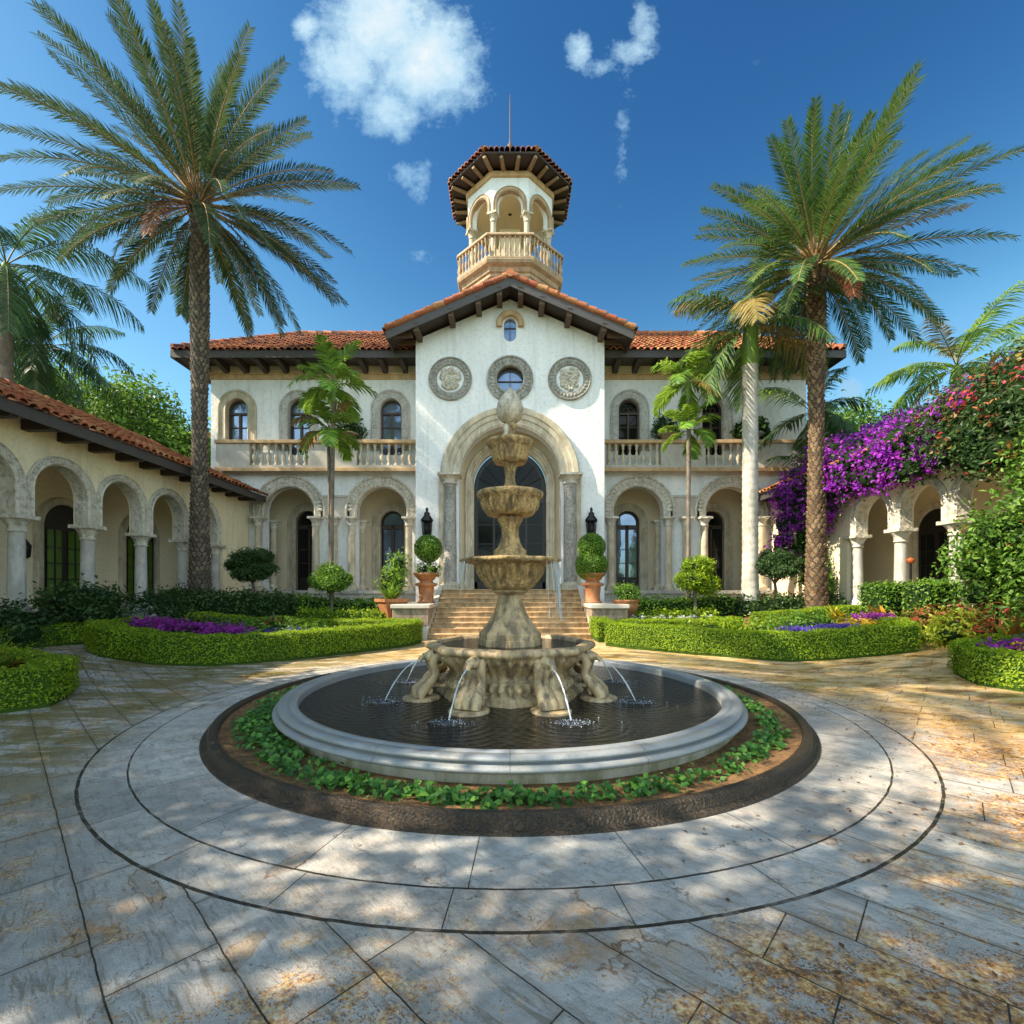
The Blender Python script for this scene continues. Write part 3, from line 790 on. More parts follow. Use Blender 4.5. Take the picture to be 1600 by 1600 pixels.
# central block walls
mb = MB()
slope = .43
def gable(x): return 14.55 - slope * abs(x) - .12
wall(mb, -4.15, 4.15, 1.0, 9.75, [opening(0, 2.25, 1.0, 6.63, n=36)], YC, YC + .7)
wall(mb, -4.15, 4.15, 9.75, 12.1, [opening(0, .62, 0, 10.92, n=28, lowround=True)], YC, YC + .7)
ow = opening(.0, .27, 0, 13.35); ow['lo'] = 12.85 - .27 * np.sqrt(np.clip(1 - (ow['x'] / .27) ** 2, 0, 1))
wall(mb, -4.15, 4.15, 12.1, gable, [ow], YC, YC + .7, extra=(0,))
mb.box(-4.15, -3.6, YC + .703, 32, 1.0, 12.6); mb.box(3.6, 4.15, YC + .703, 32, 1.0, 12.6)
mb.build('central_wall', 'stucco', villa)
# porch recess: side walls, ceiling, inner wall with the door arch
mb = MB()
wall(mb, -3.59, 3.59, FZ, 10.0, [opening(0, 1.72, FZ, 6.55, n=32)], YC + 1.35, YC + 1.75)
mb.box(-2.75, -2.45, YC + .705, YC + 1.345, FZ, 9.6); mb.box(2.45, 2.75, YC + .705, YC + 1.345, FZ, 9.6)
mb.box(-2.44, 2.44, YC + .71, YC + 1.34, 9.3, 9.55)
mb.build('porch_wall', 'inner', villa)
mb = MB(); mb.box(-3.5, 3.5, YC - 1.0, YC + 2.2, .9, FZ + .06)
mb.build('porch_floor', 'plinth', villa, bevel=.02)

# entrance archivolt: stepped bands
def stepped(r0, r1, yf, yb):
    d = r1 - r0
    return [(r0, yb), (r0, yf - .04), (r0 + d * .12, yf - .10), (r0 + d * .36, yf - .10), (r0 + d * .42, yf - .16), (r0 + d * .62, yf - .16), (r0 + d * .68, yf - .22), (r0 + d * .92, yf - .24), (r1, yf - .14), (r1, yb)]
mb = MB(); arch_sweep(mb, 0, 6.63, stepped(2.2, 3.05, YC, YC + .05), n=44)
mb.build('entrance_arch', 'lime', villa)
mb = MB(); arch_sweep(mb, 0, 6.55, stepped(1.68, 2.1, YC + 1.35, YC + 1.4), n=40, legs=4.9)
mb.build('inner_arch', 'lime', villa)
# entrance columns
sh, ba, ca = column_mesh(5.0, .29)
for sx in (-1, 1):
    root = None
    for dx, dy in ((2.62, -.18),):
        m2 = MB()
        for src in (sh,):
            m2.V = [v * 1.0 for v in src.V]; m2.F = src.F; m2.n = src.n
        c = m2.build('entrance_column', 'carvedfine', None); c.parent = villa
        c.location = (sx * dx, YC + dy - 21, FZ + .06 - 1.0)
        for nm, bb, mt in (('column_base', ba, 'lime'), ('capital', ca, 'carved')):
            k = bb.build(nm, mt, None); k.parent = c
    mb = MB(); mb.box(sx * 2.95 - .16, sx * 2.95 + .16, YC - .12, YC - .003, FZ + .06, 6.63)
    mb.build('pilaster', 'lime', villa, bevel=.015)

# entrance door
d = MB(); archfan(d, 0, FZ + .06, 6.5, 1.7, YC + 1.62, n=30)
dr = d.build('entrance_door', 'door', villa)
mb = MB()
for xa, xb in ((-1.5, -.82), (-.7, -.06), (.06, .7), (.82, 1.5)):
    mb.box(xa, xb, YC + 1.585, YC + 1.612, FZ + .45, 5.6)
mb.build('door_pane', 'glassdk', dr)
mb = MB(); archfan(mb, 0, 6.05, 6.5, 1.5, YC + 1.6, n=30)
mb.build('fanlight', 'glassdk', dr)
mb = MB()
for x in (-1.6, -.76, 0, .76, 1.6): mb.box(x - .055, x + .055, YC + 1.53, YC + 1.58, FZ + .06, 5.75)
mb.box(-1.66, 1.66, YC + 1.52, YC + 1.58, 5.72, 5.98); mb.box(-1.66, 1.66, YC + 1.53, YC + 1.58, FZ + .06, FZ + .4)
for z in (2.9, 3.8, 4.7): mb.box(-1.5, 1.5, YC + 1.55, YC + 1.582, z, z + .04)
for a in np.linspace(.3, PI - .3, 7): mb.tube([(0, YC + 1.57, 6.2), (1.55 * math.cos(a), YC + 1.57, 6.5 + 1.5 * math.sin(a))], .025, 5)
mb.build('door_bars', 'door', dr)

# round window, medallions, little oval window
def ring(mb, c, prof, n=48):
    """prof (radius, y) closed, around a horizontal axis"""
    th = 2 * PI * np.arange(n) / n; k = len(prof)
    V = [(c[0] + r * math.cos(a), y, c[2] + r * math.sin(a)) for a in th for r, y in prof]
    F = [[i * k + j, i * k + (j + 1) % k, ((i + 1) % n) * k + (j + 1) % k, ((i + 1) % n) * k + j] for i in range(n) for j in range(k)]
    mb.add(V, F)
mb = MB(); ring(mb, (0, 0, 10.92), [(.58, YC + .1), (.58, YC - .08), (.66, YC - .12), (.72, YC - .06), (.92, YC - .06), (.96, YC - .12), (1.02, YC - .10), (1.03, YC - .003)])
for k in range(32):
    a = 2 * PI * k / 32
    mb.lathe([(0, .045), (.03, .035), (.05, .012), (.055, 0)], 7); vv = mb.V[-1]
    mb.V[-1] = np.stack([.82 * math.cos(a) + vv[:, 0] * (1 + .7 * abs(math.cos(a))), YC - .06 - vv[:, 2], 10.92 + .82 * math.sin(a) + vv[:, 1] * (1 + .7 * abs(math.sin(a)))], 1)
rw = mb.build('round_window', 'carvedfine', villa)
mb = MB(); mb.add([(.61 * math.cos(a), YC + .3, 10.92 + .61 * math.sin(a)) for a in np.linspace(0, 2 * PI, 33)[:-1]], [list(range(32))])
mb.build('pane', 'glass', rw)
mb = MB(); ring(mb, (0, 0, 10.92), [(.54, YC + .26), (.54, YC + .2), (.61, YC + .2), (.61, YC + .26)])
for a in (0, PI / 2): mb.box(-.018, .018, YC + .24, YC + .29, 10.36, 11.48) if a else mb.box(-.56, .56, YC + .243, YC + .287, 10.9, 10.94)
mb.build('window_bars', 'frame', rw)
for sx in (-1, 1):
    cx = sx * 2.62
    mb = MB(); ring(mb, (cx, 0, 10.92), [(.60, YC - .003), (.60, YC - .05), (.64, YC - .09), (.86, YC - .07), (.9, YC - .12), (.95, YC - .09), (.95, YC - .003)])
    for k in range(30):
        a = 2 * PI * k / 30
        mb.lathe([(0, .045), (.03, .035), (.05, .012), (.055, 0)], 7); vv = mb.V[-1]
        mb.V[-1] = np.stack([cx + .755 * math.cos(a) + vv[:, 0] * (1 + .7 * abs(math.cos(a))), YC - .075 - vv[:, 2], 10.92 + .755 * math.sin(a) + vv[:, 1] * (1 + .7 * abs(math.sin(a)))], 1)
    md = mb.build('medallion', 'carvedfine', villa)
    # shield-like relief in the middle
    mb = MB()
    for i in range(70):
        a = rng.random() * 2 * PI; q = rng.random() ** .5 * .48
        px, pz = cx + q * math.cos(a) * .85, 10.92 + q * math.sin(a)
        mb.lathe([(0, .07), (.035, .06), (.06, .03), (.075, 0)], 7, mat=0)
        vv = mb.V[-1]; mb.V[-1] = np.stack([px + vv[:, 0] * 1.2, YC - .03 - vv[:, 2] * 1.4, pz + vv[:, 1] * 1.2], 1)
    sh_ = [(cx - .42, 11.36), (cx - .2, 11.32), (cx, 11.42), (cx + .2, 11.32), (cx + .42, 11.36), (cx + .40, 10.9), (cx + .28, 10.62), (cx, 10.42), (cx - .28, 10.62), (cx - .40, 10.9)]
    mb.prism([(x, YC - .004, z) for x, z in sh_], [(x, YC - .05, z) for x, z in sh_])
    mb.build('relief', 'carved', md)
mb = MB(); arch_sweep(mb, 0, 13.3, [(.36, YC), (.36, YC - .14), (.4, YC - .18), (.55, YC - .18), (.6, YC - .14), (.6, YC)], n=24, legs=.1)
hood = mb.build('window_hood', 'trim', villa)
mb = MB(); mb.add([(.28 * math.cos(a), YC + .15, (13.35 if math.sin(a) > 0 else 12.85) + .28 * math.sin(a)) for a in np.linspace(0, 2 * PI, 33)[:-1]], [list(range(32))])
ow_ = mb.build('oval_window', 'glass', villa)
mb = MB(); mb.box(-.015, .015, YC + .1, YC + .14, 12.6, 13.6); mb.box(-.26, .26, YC + .1, YC + .14, 13.2, 13.23)
mb.build('window_bars', 'frame', ow_)

# gable roof
mb = MB()
ex, ez, az = 5.15, 14.72 - slope * 5.15, 14.72
for s in (-1, 1):
    A = [(0, 20.0, az), (s * ex, 20.0, ez), (s * ex, 31, ez), (0, 31, az)]
    B = [(x, y, z - .16) for x, y, z in A]
    mb.prism(B, A)
gr = mb.build('gable_roof', 'wood', villa)
mb = MB()
for s in (-1, 1):
    b = [(0, 19.95, az - .36), (s * ex, 19.95, ez - .36), (s * ex, 19.998, ez - .36), (0, 19.998, az - .36)]
    mb.prism(b, [(x, y, z + .4) for x, y, z in b])
    b = [(s * (ex + .002), 19.95, ez - .3), (s * (ex + .05), 19.95, ez - .3), (s * (ex + .05), 31, ez - .3), (s * (ex + .002), 31, ez - .3)]
    mb.prism(b, [(x, y, z + .28) for x, y, z in b])
mb.build('bargeboard', 'bargeboard', gr)
mb = MB()
for s in (-1, 1):
    tl = math.hypot(ex, slope * ex)
    U = (0, 1, 0); Vv = (-s * ex / tl, 0, slope * ex / tl)
    tiles(mb, (s * (ex + .12), 19.9, ez), U, Vv, [(0, 0), (11, 0), (11, tl), (0, tl)] if s > 0 else [(0, 0), (11, 0), (11, tl), (0, tl)], rng=rng, lift=.01)
    # verge tiles lying along the rake
    for k in range(13):
        c0 = np.array((s * (ex + .08), 19.98, ez + .06)) + np.array(Vv) * (k * tl / 12.6)
        c1 = c0 + np.array(Vv) * (tl / 12.6 + .05)
        mb.tube([c0 + rng.normal(size=3) * .012 + (0, 0, .06), c1 + (0, 0, .02)], [.15, .125], 10)
mb.tube([(0, 19.85, az + .16), (0, 20.4, az + .12)], [.19, .15], 10); mb.tube([(0, 20.4, az + .14), (0, 31, az + .12)], [.16, .16], 10)
mb.build('roof_tiles', 'tilehot', gr)
pm = MB().box(-.11, .11, 0, 1.0, -.13, .13); pm.add([(-.11, -.12, .13), (.11, -.12, .13), (.11, 0, .13), (-.11, 0, .13), (-.11, 0, -.05), (.11, 0, -.05)], [[0, 1, 2, 3], [0, 4, 5, 1]])
p0 = None
for x in (-3.95, -2.5, -1.35, -.45, .45, 1.35, 2.5, 3.95):
    z = az - slope * abs(x) - .36
    if p0 is None:
        p0 = pm.build('purlin_end', 'tailwood', gr, world=False); p0.location = (x, 20.05 - 21, z - 1)
    else: inst(p0, gr, (x, 20.05 - 21, z - 1))
em = MB().box(-.5, .5, -.07, .07, -.09, .09); e0 = None
for s in (-1, 1):
    for y in np.arange(20.4, 23, .62):
        if e0 is None:
            e0 = em.build('rafter_tail', 'tailwood', gr, world=False); e0.location = (s * 4.66, y - 21, ez + .02 - 1)
        else: inst(e0, gr, (s * 4.66, y - 21, ez + .02 - 1))

# wing walls ----------------------------------------------------------------
LA = [-10.4, -6.05]; RA = [6.05, 10.4]
ZS, HW, ST = 5.05, 1.2, .28
UW = dict(L=[-12.86, -9.94, -5.62], R=[5.62, 9.55])
for side, xa, xb, arches, wins in (('L', -14.1, -4.155, LA, UW['L']), ('R', 4.155, 13.95, RA, UW['R'])):
    mb = MB()
    wall(mb, xa, xb, FZ, 7.3, [opening(c, HW, FZ, ZS + ST) for c in arches], YW, YW + .5)
    wall(mb, xa, xb, 7.3, 12.6, [opening(c, .52, 8.0, 10.15) for c in wins], YW, YW + .5)
    e = xa if side == 'L' else xb - .4
    mb.box(e, e + .4, YW + .503, 32, 1.0, 12.6)
    mb.build('wing_wall', 'stucco', villa)
    mb = MB()
    wall(mb, xa + .41 if side == 'L' else xa, xb if side == 'L' else xb - .41, FZ, 7.2, [opening(c, .62, FZ, 5.1) for c in arches], 24.6, 24.9)
    mb.box(xa + .42, xb - .42, YW + .51, 24.59, 7.0, 7.25)
    mb.build('loggia_wall', 'inner', villa)
    mb = MB(); mb.box(xa, xb, 21.75, 24.95, .6, FZ)
    mb.box(xa, xb, 21.68, 21.748, FZ - .14, FZ + .012)
    mb.build('loggia_floor', 'plinth', villa)
    # cornice under the eaves
    mb = MB(); mb.box(xa - .02, xb, YW - .06, YW - .003, 11.55, 11.75); mb.box(xa - .02, xb, YW - .13, YW - .003, 11.752, 11.86)
    mb.build('cornice', 'trim', villa)
    mb = MB(); mb.box(xa - .02, xb, YW - .05, YW - .002, 11.862, 12.6)
    mb.build('frieze', 'inner', villa)
    for c in arches:
        mb = MB(); arch_sweep(mb, c, ZS, [(HW - .03, YW + .3), (HW - .03, YW - .03), (HW + .04, YW - .09), (HW + .12, YW - .05), (HW + .4, YW - .05), (HW + .44, YW - .12), (HW + .52, YW - .1), (HW + .52, YW + .02)], stilt=ST, n=30)
        arch_blocks(mb, c, ZS, ST, HW + .15, HW + .38, YW - .05, 26)
        mb.build('loggia_arch', 'carved', villa)
        mb = MB(); arch_sweep(mb, c, 5.1, [(.6, 24.65), (.6, 24.5), (.66, 24.46), (.92, 24.5), (1.0, 24.46), (1.0, 24.6)], n=24, legs=5.1 - FZ)
        mb.build('door_surround', 'lime', villa)
        mb = MB(); archfan(mb, c, FZ, 5.1, .62, 24.78)
        dd = mb.build('loggia_door', 'door', villa)
        mb = MB()
        for q in (-1, 1): mb.box(c + q * .29 - .2, c + q * .29 + .2, 24.73, 24.77, 2.3, 4.75)
        archfan(mb, c, 5.0, 5.1, .47, 24.765)
        mb.build('pane', 'glass' if abs(c) < 7 else 'glassdk', dd)
        mb = MB(); mb.box(c - .05, c + .05, 24.70, 24.76, FZ, 5.0); mb.box(c - .6, c + .6, 24.70, 24.757, 4.8, 4.95)
        for z in (3.0, 3.7): mb.box(c - .5, c + .5, 24.72, 24.76, z, z + .04)
        mb.build('door_bars', 'frame', dd)
    # upper windows
    for c in wins:
        mb = MB(); arch_sweep(mb, c, 10.15, [(.50, YW + .2), (.50, YW - .03), (.54, YW - .07), (.6, YW - .04), (.8, YW - .04), (.84, YW - .09), (.92, YW - .07), (.92, YW + .01)], n=24, legs=10.15 - 8.2)
        ws = mb.build('arched_window', 'lime' if c < -12 else 'carvedpale', villa)
        mb = MB(); archfan(mb, c, 8.0, 10.15, .52, YW + .3)
        mb.build('pane', 'glass' if c < 0 else 'glassdk', ws)
        mb = MB(); arch_sweep(mb, c, 10.15, [(.42, YW + .27), (.42, YW + .2), (.515, YW + .2), (.515, YW + .27)], n=20, legs=2.0)
        mb.box(c - .045, c + .045, YW + .21, YW + .29, 8.05, 10.0); mb.box(c - .42, c + .42, YW + .205, YW + .285, 9.98, 10.07)
        for z in (8.75, 9.35): mb.box(c - .4, c + .4, YW + .24, YW + .29, z, z + .035)
        if c > 0:
            for q in (-1, 1): mb.tube([(c + .1 * q + .12 * math.cos(a), YW + .26, 10.2 + .12 * math.sin(a)) for a in np.linspace(0, 2 * PI, 12)], .018, 5)
        mb.build('window_frame', 'frame', ws)

# loggia columns: shafts with base and capital, in pairs between the arches
ch = ZS - FZ
sh, ba, ca = column_mesh(ch, .17, n=16)
proto = None
def put_column(x, y):
    global proto
    loc = (x, y - 21, FZ - 1.0)
    if proto is None:
        proto = sh.build('loggia_column', 'lime', None); proto.parent = villa; proto.location = loc
        for nm, bb, mt in (('column_base', ba, 'lime'), ('capital', ca, 'carved')):
            k = bb.build(nm, mt, None); k.parent = proto
    else:
        c = inst(proto, villa, loc)
        for k in proto.children: inst(k, c)
for arches, outer in ((LA, -1), (RA, 1)):
    for c in arches:
        for s in (-1, 1):
            put_column(c + s * (HW + .13), YW - .22)
            put_column(c + s * (HW + .02), YW + .95)
    put_column(outer * 8.225, YW - .22)
# impost blocks between the arches
for x0, x1 in ((-8.9, -7.55), (7.55, 8.9)):
    mb = MB(); mb.box(x0, x1, YW - .05, YW - .003, ZS + .02, ZS + 1.05); mb.box(x0 - .05, x1 + .05, YW - .09, YW - .052, ZS + .95, ZS + 1.05)
    mb.build('impost_panel', 'panelstone', villa)

# balconies ------------------------------------------------------------------
def baluster_mesh(h, r):
    return MB().lathe([(r * .9, 0), (r * .9, h * .08), (r * .5, h * .12), (r * .55, h * .18), (r * 1.0, h * .34), (r * .85, h * .45), (r * .42, h * .62), (r * .4, h * .74), (r * .7, h * .8), (r * .45, h * .85), (r * .85, h * .92), (r * .85, h)], 12)
YB = YW - .42
bal0 = None
for xa, xb, solids, opens in ((-13.6, -4.16, [(-13.6, -12.05), (-9.35, -7.1)], [(-12.05, -9.35), (-7.1, -4.16)]),
                              (4.16, 13.75, [(4.16, 4.45), (7.0, 9.05), (11.1, 13.75)], [(4.45, 7.0), (9.05, 11.1)])):
    mb = MB(); mb.box(xa, xb, YB - .02, YW - .003, 7.22, 7.42)
    bl = mb.build('balcony', 'panelstone', villa)
    mb = MB(); mb.box(xa - .04, xb, YB - .1, YB + .3, 8.42, 8.58); mb.box(xa - .04, xb, YB - .1, YB - .022, 7.12, 7.3)
    mb.build('balcony_rail', 'trim', bl, bevel=.02)
    for a, b in solids:
        mb = MB(); mb.box(a, b, YB, YB + .24, 7.422, 8.418); mb.build('balcony_panel', 'panelstone', bl)
    for a, b in opens:
        n = max(3, int((b - a) / .31))
        for i in range(n):
            x = a + (b - a) * (i + .5) / n
            loc = (x, YB + .11 - 21, 7.42 - 1)
            if bal0 is None:
                bal0 = baluster_mesh(1.0, .105).build('baluster', 'lime', None); bal0.parent = bl; bal0.location = loc
            else: inst(bal0, bl, loc)

# wing roofs -----------------------------------------------------------------
EY, EZ, RY, RZ = 21.35, 12.32, 27.0, 16.0
for s in (-1, 1):
    xe = 15.1 * s if s < 0 else 14.95
    xr = 11.4 * s
    xi = 4.16 * s
    A, B_, C_, D_ = (xi, EY, EZ), (xe, EY, EZ), (xr, RY, RZ), (xi, RY, RZ)
    E_ = (xe, 33, EZ)
    mb = MB()
    mb.add([A, B_, C_, D_], [[0, 1, 2, 3]]); mb.add([B_, E_, C_], [[0, 1, 2]]); mb.add([D_, C_, E_, (xi, 33, EZ)], [[0, 1, 2, 3]])
    wr = mb.build('wing_roof', 'tiledark', villa)
    mb = MB(); mb.prism([(xi, EY, EZ - .14), (xe, EY, EZ - .14), (xe, 33, EZ - .14), (xi, 33, EZ - .14)], [(xi, EY, EZ - .02), (xe, EY, EZ - .02), (xe, 33, EZ - .02), (xi, 33, EZ - .02)])
    mb.box(min(xi, xe), max(xi, xe), EY - .06, EY - .003, EZ - .3, EZ + .02)
    q = xe + s * .003
    mb.box(min(q, q + s * .05), max(q, q + s * .05), EY - .06, 33, EZ - .3, EZ + .02)
    mb.build('soffit', 'bargeboard', wr)
    mb = MB()
    vl = math.hypot(RY - EY, RZ - EZ); Vv = (0, (RY - EY) / vl, (RZ - EZ) / vl)
    w = abs(xe - xi)
    if s > 0:
        tiles(mb, (xi, EY - .06, EZ + .0), (1, 0, 0), Vv, [(0, 0), (w, 0), (abs(xr - xi), vl), (0, vl)], rng=rng)
    else:
        tiles(mb, (xe, EY - .06, EZ + .0), (1, 0, 0), Vv, [(0, 0), (w, 0), (w, vl), (abs(xe - xr), vl)], rng=rng)
    # hip side
    hl = math.hypot(xe - xr, RZ - EZ); Vh = (-s * abs(xe - xr) / hl, 0, (RZ - EZ) / hl)
    tiles(mb, (xe + s * .05, EY, EZ), (0, 1, 0), Vh, [(0, 0), (11, 0), (RY - EY, hl)] , rng=rng)
    for k in range(16):
        p = np.array(B_) + (np.array(C_) - np.array(B_)) * (k / 16); q = np.array(B_) + (np.array(C_) - np.array(B_)) * ((k + 1.1) / 16)
        mb.tube([p + (0, 0, .17), q + (0, 0, .12)], [.17, .14], 9)
    n = int(abs(xr - xi) / .45)
    for k in range(n):
        mb.tube([(xr + (xi - xr) * k / n, RY, RZ + .14), (xr + (xi - xr) * (k + 1.1) / n, RY, RZ + .1)], [.17, .14], 9)
    mb.build('roof_tiles', 'tilehot' if s > 0 else 'tile', wr)
    tm = MB().prism([(-.11, -1.0, -.1), (.11, -1.0, -.1), (.11, .1, -.32), (-.11, .1, -.32)], [(-.11, -1.0, .1), (.11, -1.0, .1), (.11, .1, .1), (-.11, .1, .1)])
    t0 = None
    for i, x in enumerate(np.arange(4.9, 14.9, .93)):
        loc = (s * x, EY + 1.06 - 21, EZ - .25 - 1)
        if t0 is None: t0 = tm.build('rafter_tail', 'wood', wr, world=False); t0.location = loc
        else: inst(t0, wr, loc)

# bell tower -----------------------------------------------------------------
TC = (0.0, 26.35); K8 = [PI / 8 + i * PI / 4 for i in range(8)]
def octpts(r, z, n=8): return [(TC[0] + r * math.cos(a), TC[1] + r * math.sin(a), z) for a in K8]
def oct_loft(mb, prof, cap=False):
    V = [p for r, z in prof for p in octpts(r, z)]
    F = [[i * 8 + j, i * 8 + (j + 1) % 8, (i + 1) * 8 + (j + 1) % 8, (i + 1) * 8 + j] for i in range(len(prof) - 1) for j in range(8)]
    mb.add(V, F)
    if cap: mb.add(octpts(*prof[-1]), [list(range(8))]); mb.add(octpts(*prof[0]), [list(range(8))[::-1]])
RB = 2.42
mb = MB(); oct_loft(mb, [(RB + .12, 10), (RB + .12, 17.3)], True)
zf = 18.05
zt0, zt1 = zf, 22.7
side = 2 * RB * math.sin(PI / 8); ap = RB * math.cos(PI / 8)
for i in range(8):
    am = i * PI / 4
    ca_, sa_ = math.cos(am), math.sin(am)
    def tr(x, y, z, ca_=ca_, sa_=sa_):
        d = ap - y
        return (TC[0] + d * ca_ - x * sa_, TC[1] + d * sa_ + x * ca_, z)
    xw = side / 2
    y1 = .3
    # the inner face is narrower: scale x with depth
    def tr2(x, y, z, tr=tr, xw=xw): return tr(x * (1 - y / ap), y, z)
    wall(mb, -xw, xw, 20.75, zt1, [opening(0, .66, 20.75, 21.15, n=18)], 0, y1, tr=tr2, ends=False)
tw = mb.build('tower', 'stucco', villa)
mb = MB(); oct_loft(mb, [(RB + .1, 17.3), (RB + .22, 17.35), (RB + .22, 17.5), (RB + .3, 17.55), (RB + .36, 17.75), (RB + .55, 17.85), (RB + .6, 17.98), (RB + .6, 18.04), (.1, 18.05)])
mb.build('tower_cornice', 'tanstone', tw)
mb = MB(); oct_loft(mb, [(RB - .55, 18.06), (RB - .55, 19.2)])
mb.build('tower_inner_wall', 'inner', tw)
mb = MB(); oct_loft(mb, [(RB - .3, 22.3), (.1, 22.35)]); mb.build('tower_ceiling', 'inner', tw)
mb = MB(); mb.box(-.55, .55, TC[1] - .2, TC[1] + .2, 18.05, 21.4); mb.build('belfry_pier', 'inner', tw)
mb = MB()
for i in range(8):
    am = i * PI / 4; ca_, sa_ = math.cos(am), math.sin(am)
    def tr(x, y, z, ca_=ca_, sa_=sa_):
        d = ap - y
        return (TC[0] + d * ca_ - x * sa_, TC[1] + d * sa_ + x * ca_, z)
    arch_sweep(mb, 0, 20.75, [(.64, .2), (.64, -.03), (.70, -.08), (.80, -.06), (.84, -.1), (.86, .0)], stilt=.4, tr=tr, n=18)
mb.build('tower_arches', 'tanstone', tw)
sh, ba, ca = column_mesh(2.7, .15, n=12); tc0 = None
for a in K8:
    loc = (TC[0] + (RB - .2) * math.cos(a), TC[1] + (RB - .2) * math.sin(a) - 21, 18.05 - 1)
    if tc0 is None:
        m2 = MB(); m2.V = sh.V + ba.V; m2.F = list(sh.F) + [(f + sh.n, m, s) for f, m, s in ba.F]; m2.n = sh.n + ba.n
        m3 = MB(); m3.V = m2.V + ca.V; m3.F = m2.F + [(f + m2.n, m, s) for f, m, s in ca.F]; m3.n = m2.n + ca.n
        tc0 = m3.build('tower_column', 'lime', None); tc0.parent = tw; tc0.location = loc; tc0.rotation_euler.z = a
    else: inst(tc0, tw, loc, a)
mb = MB(); oct_loft(mb, [(RB + .42, 19.15), (RB + .62, 19.15), (RB + .64, 19.2), (RB + .6, 19.3), (RB + .42, 19.3), (RB + .42, 19.15)]); oct_loft(mb, [(RB + .44, 18.05), (RB + .6, 18.05), (RB + .6, 18.13), (RB + .44, 18.13)])
mb.build('tower_railing', 'tanstone', tw)
tb = baluster_mesh(1.03, .075); tb0 = None
rr = RB + .52
for i in range(8):
    p, q = (np.array((math.cos(a), math.sin(a))) * rr for a in (K8[i], K8[(i + 1) % 8]))
    for k in range(9):
        t_ = (k + .5) / 9
        loc = (TC[0] + p[0] * (1 - t_) + q[0] * t_, TC[1] + p[1] * (1 - t_) + q[1] * t_ - 21, 18.13 - 1)
        if tb0 is None: tb0 = tb.build('tower_baluster', 'tanstone', None); tb0.parent = tw; tb0.location = loc
        else: inst(tb0, tw, loc)
mb = MB(); oct_loft(mb, [(RB + .003, 22.45), (RB + .1, 22.5), (RB + .14, 22.7), (RB + .02, 22.72)])
mb.build('tower_frieze', 'trim', tw)
mb = MB(); oct_loft(mb, [(.1, 22.86), (RB, 22.86), (RB + .94, 22.90), (RB + .96, 22.98)]); oct_loft(mb, [(RB + .96, 22.98), (.15, 25.4)])
trf = mb.build('tower_roof', 'wood', tw)
mb = MB()
for i in range(8):
    p, q = np.array(octpts(RB + 1.0, 23.0)[i]), np.array(octpts(RB + 1.0, 23.0)[(i + 1) % 8])
    apx = np.array((TC[0], TC[1], 25.5)); w = np.linalg.norm(q - p); mid = (p + q) / 2; vl = np.linalg.norm(apx - mid)
    tiles(mb, p, (q - p) / w, (apx - mid) / vl, [(0, 0), (w, 0), (w / 2, vl)], w=.26, rad=.12, rng=rng)
    mb.tube([p + (0, 0, .1), apx + (0, 0, .05)], [.12, .1], 8)
mb.build('roof_tiles', 'tile', trf)
for i in range(8):
    for f in (0, .33, .67):
        a0, a1 = K8[i], K8[(i + 1) % 8]
        p = np.array((math.cos(a0), math.sin(a0))) * (1 - f) + np.array((math.cos(a1), math.sin(a1))) * f
        x, y = p * (RB + .05); x2, y2 = p * (RB + .88)
        MB().tube([(TC[0] + x, TC[1] + y, 22.74), (TC[0] + x2, TC[1] + y2, 22.80)], [.12, .1], 4).build('roof_bracket', 'bracketwood', trf)
mb = MB(); mb.lathe([(.22, 25.4), (.26, 25.6), (.12, 25.75), (.16, 25.9), (.17, 26.1), (.06, 26.3), (.035, 26.5), (.03, 28.2), (.012, 29.0)], 10, (TC[0], TC[1], 0))
mb.build('spire', 'tailwood', trf)

# stair and flanking piers ----------------------------------------------------
stair = thing('stone_staircase', 'broad travertine staircase rising to the arched entrance behind the fountain', 'staircase', (0, 16.2, 0))
NS = 10; rise = (FZ + .06) / NS
for i in range(NS):
    y0 = 16.2 + i * .38
    mb = MB(); mb.box(-2.78, 2.78, y0, y0 + (.42 if i < NS - 1 else .42), .0 if i == 0 else i * rise - .06, (i + 1) * rise - .05)
    mb.box(-2.80, 2.80, y0 - .035, y0 + .42, (i + 1) * rise - .049, (i + 1) * rise)
    mb.build('step', 'step', stair, bevel=.012)
for s in (-1, 1):
    mb = MB()
    xs = sorted((s * 2.805, s * 4.05))
    mb.box(xs[0], xs[1], 16.4, 20.0, 0, 1.02)
    pr = mb.build('stair_pier', 'pier', stair, bevel=.02)
    mb = MB(); mb.box(xs[0] - .05, xs[1] + .05, 16.33, 20.0, 1.023, 1.16); mb.build('pier_cap', 'cap', pr, bevel=.02)
    mb = MB()
    xs = sorted((s * 2.8, s * 2.98))
    mb.prism([(xs[0], 16.1, .0), (xs[1], 16.1, .0), (xs[1], 19.96, 1.0), (xs[0], 19.96, 1.0)], [(xs[0], 16.1, .28), (xs[1], 16.1, .28), (xs[1], 19.96, 1.86), (xs[0], 19.96, 1.86)])
    mb.build('stair_stringer', 'cap', stair, bevel=.015)

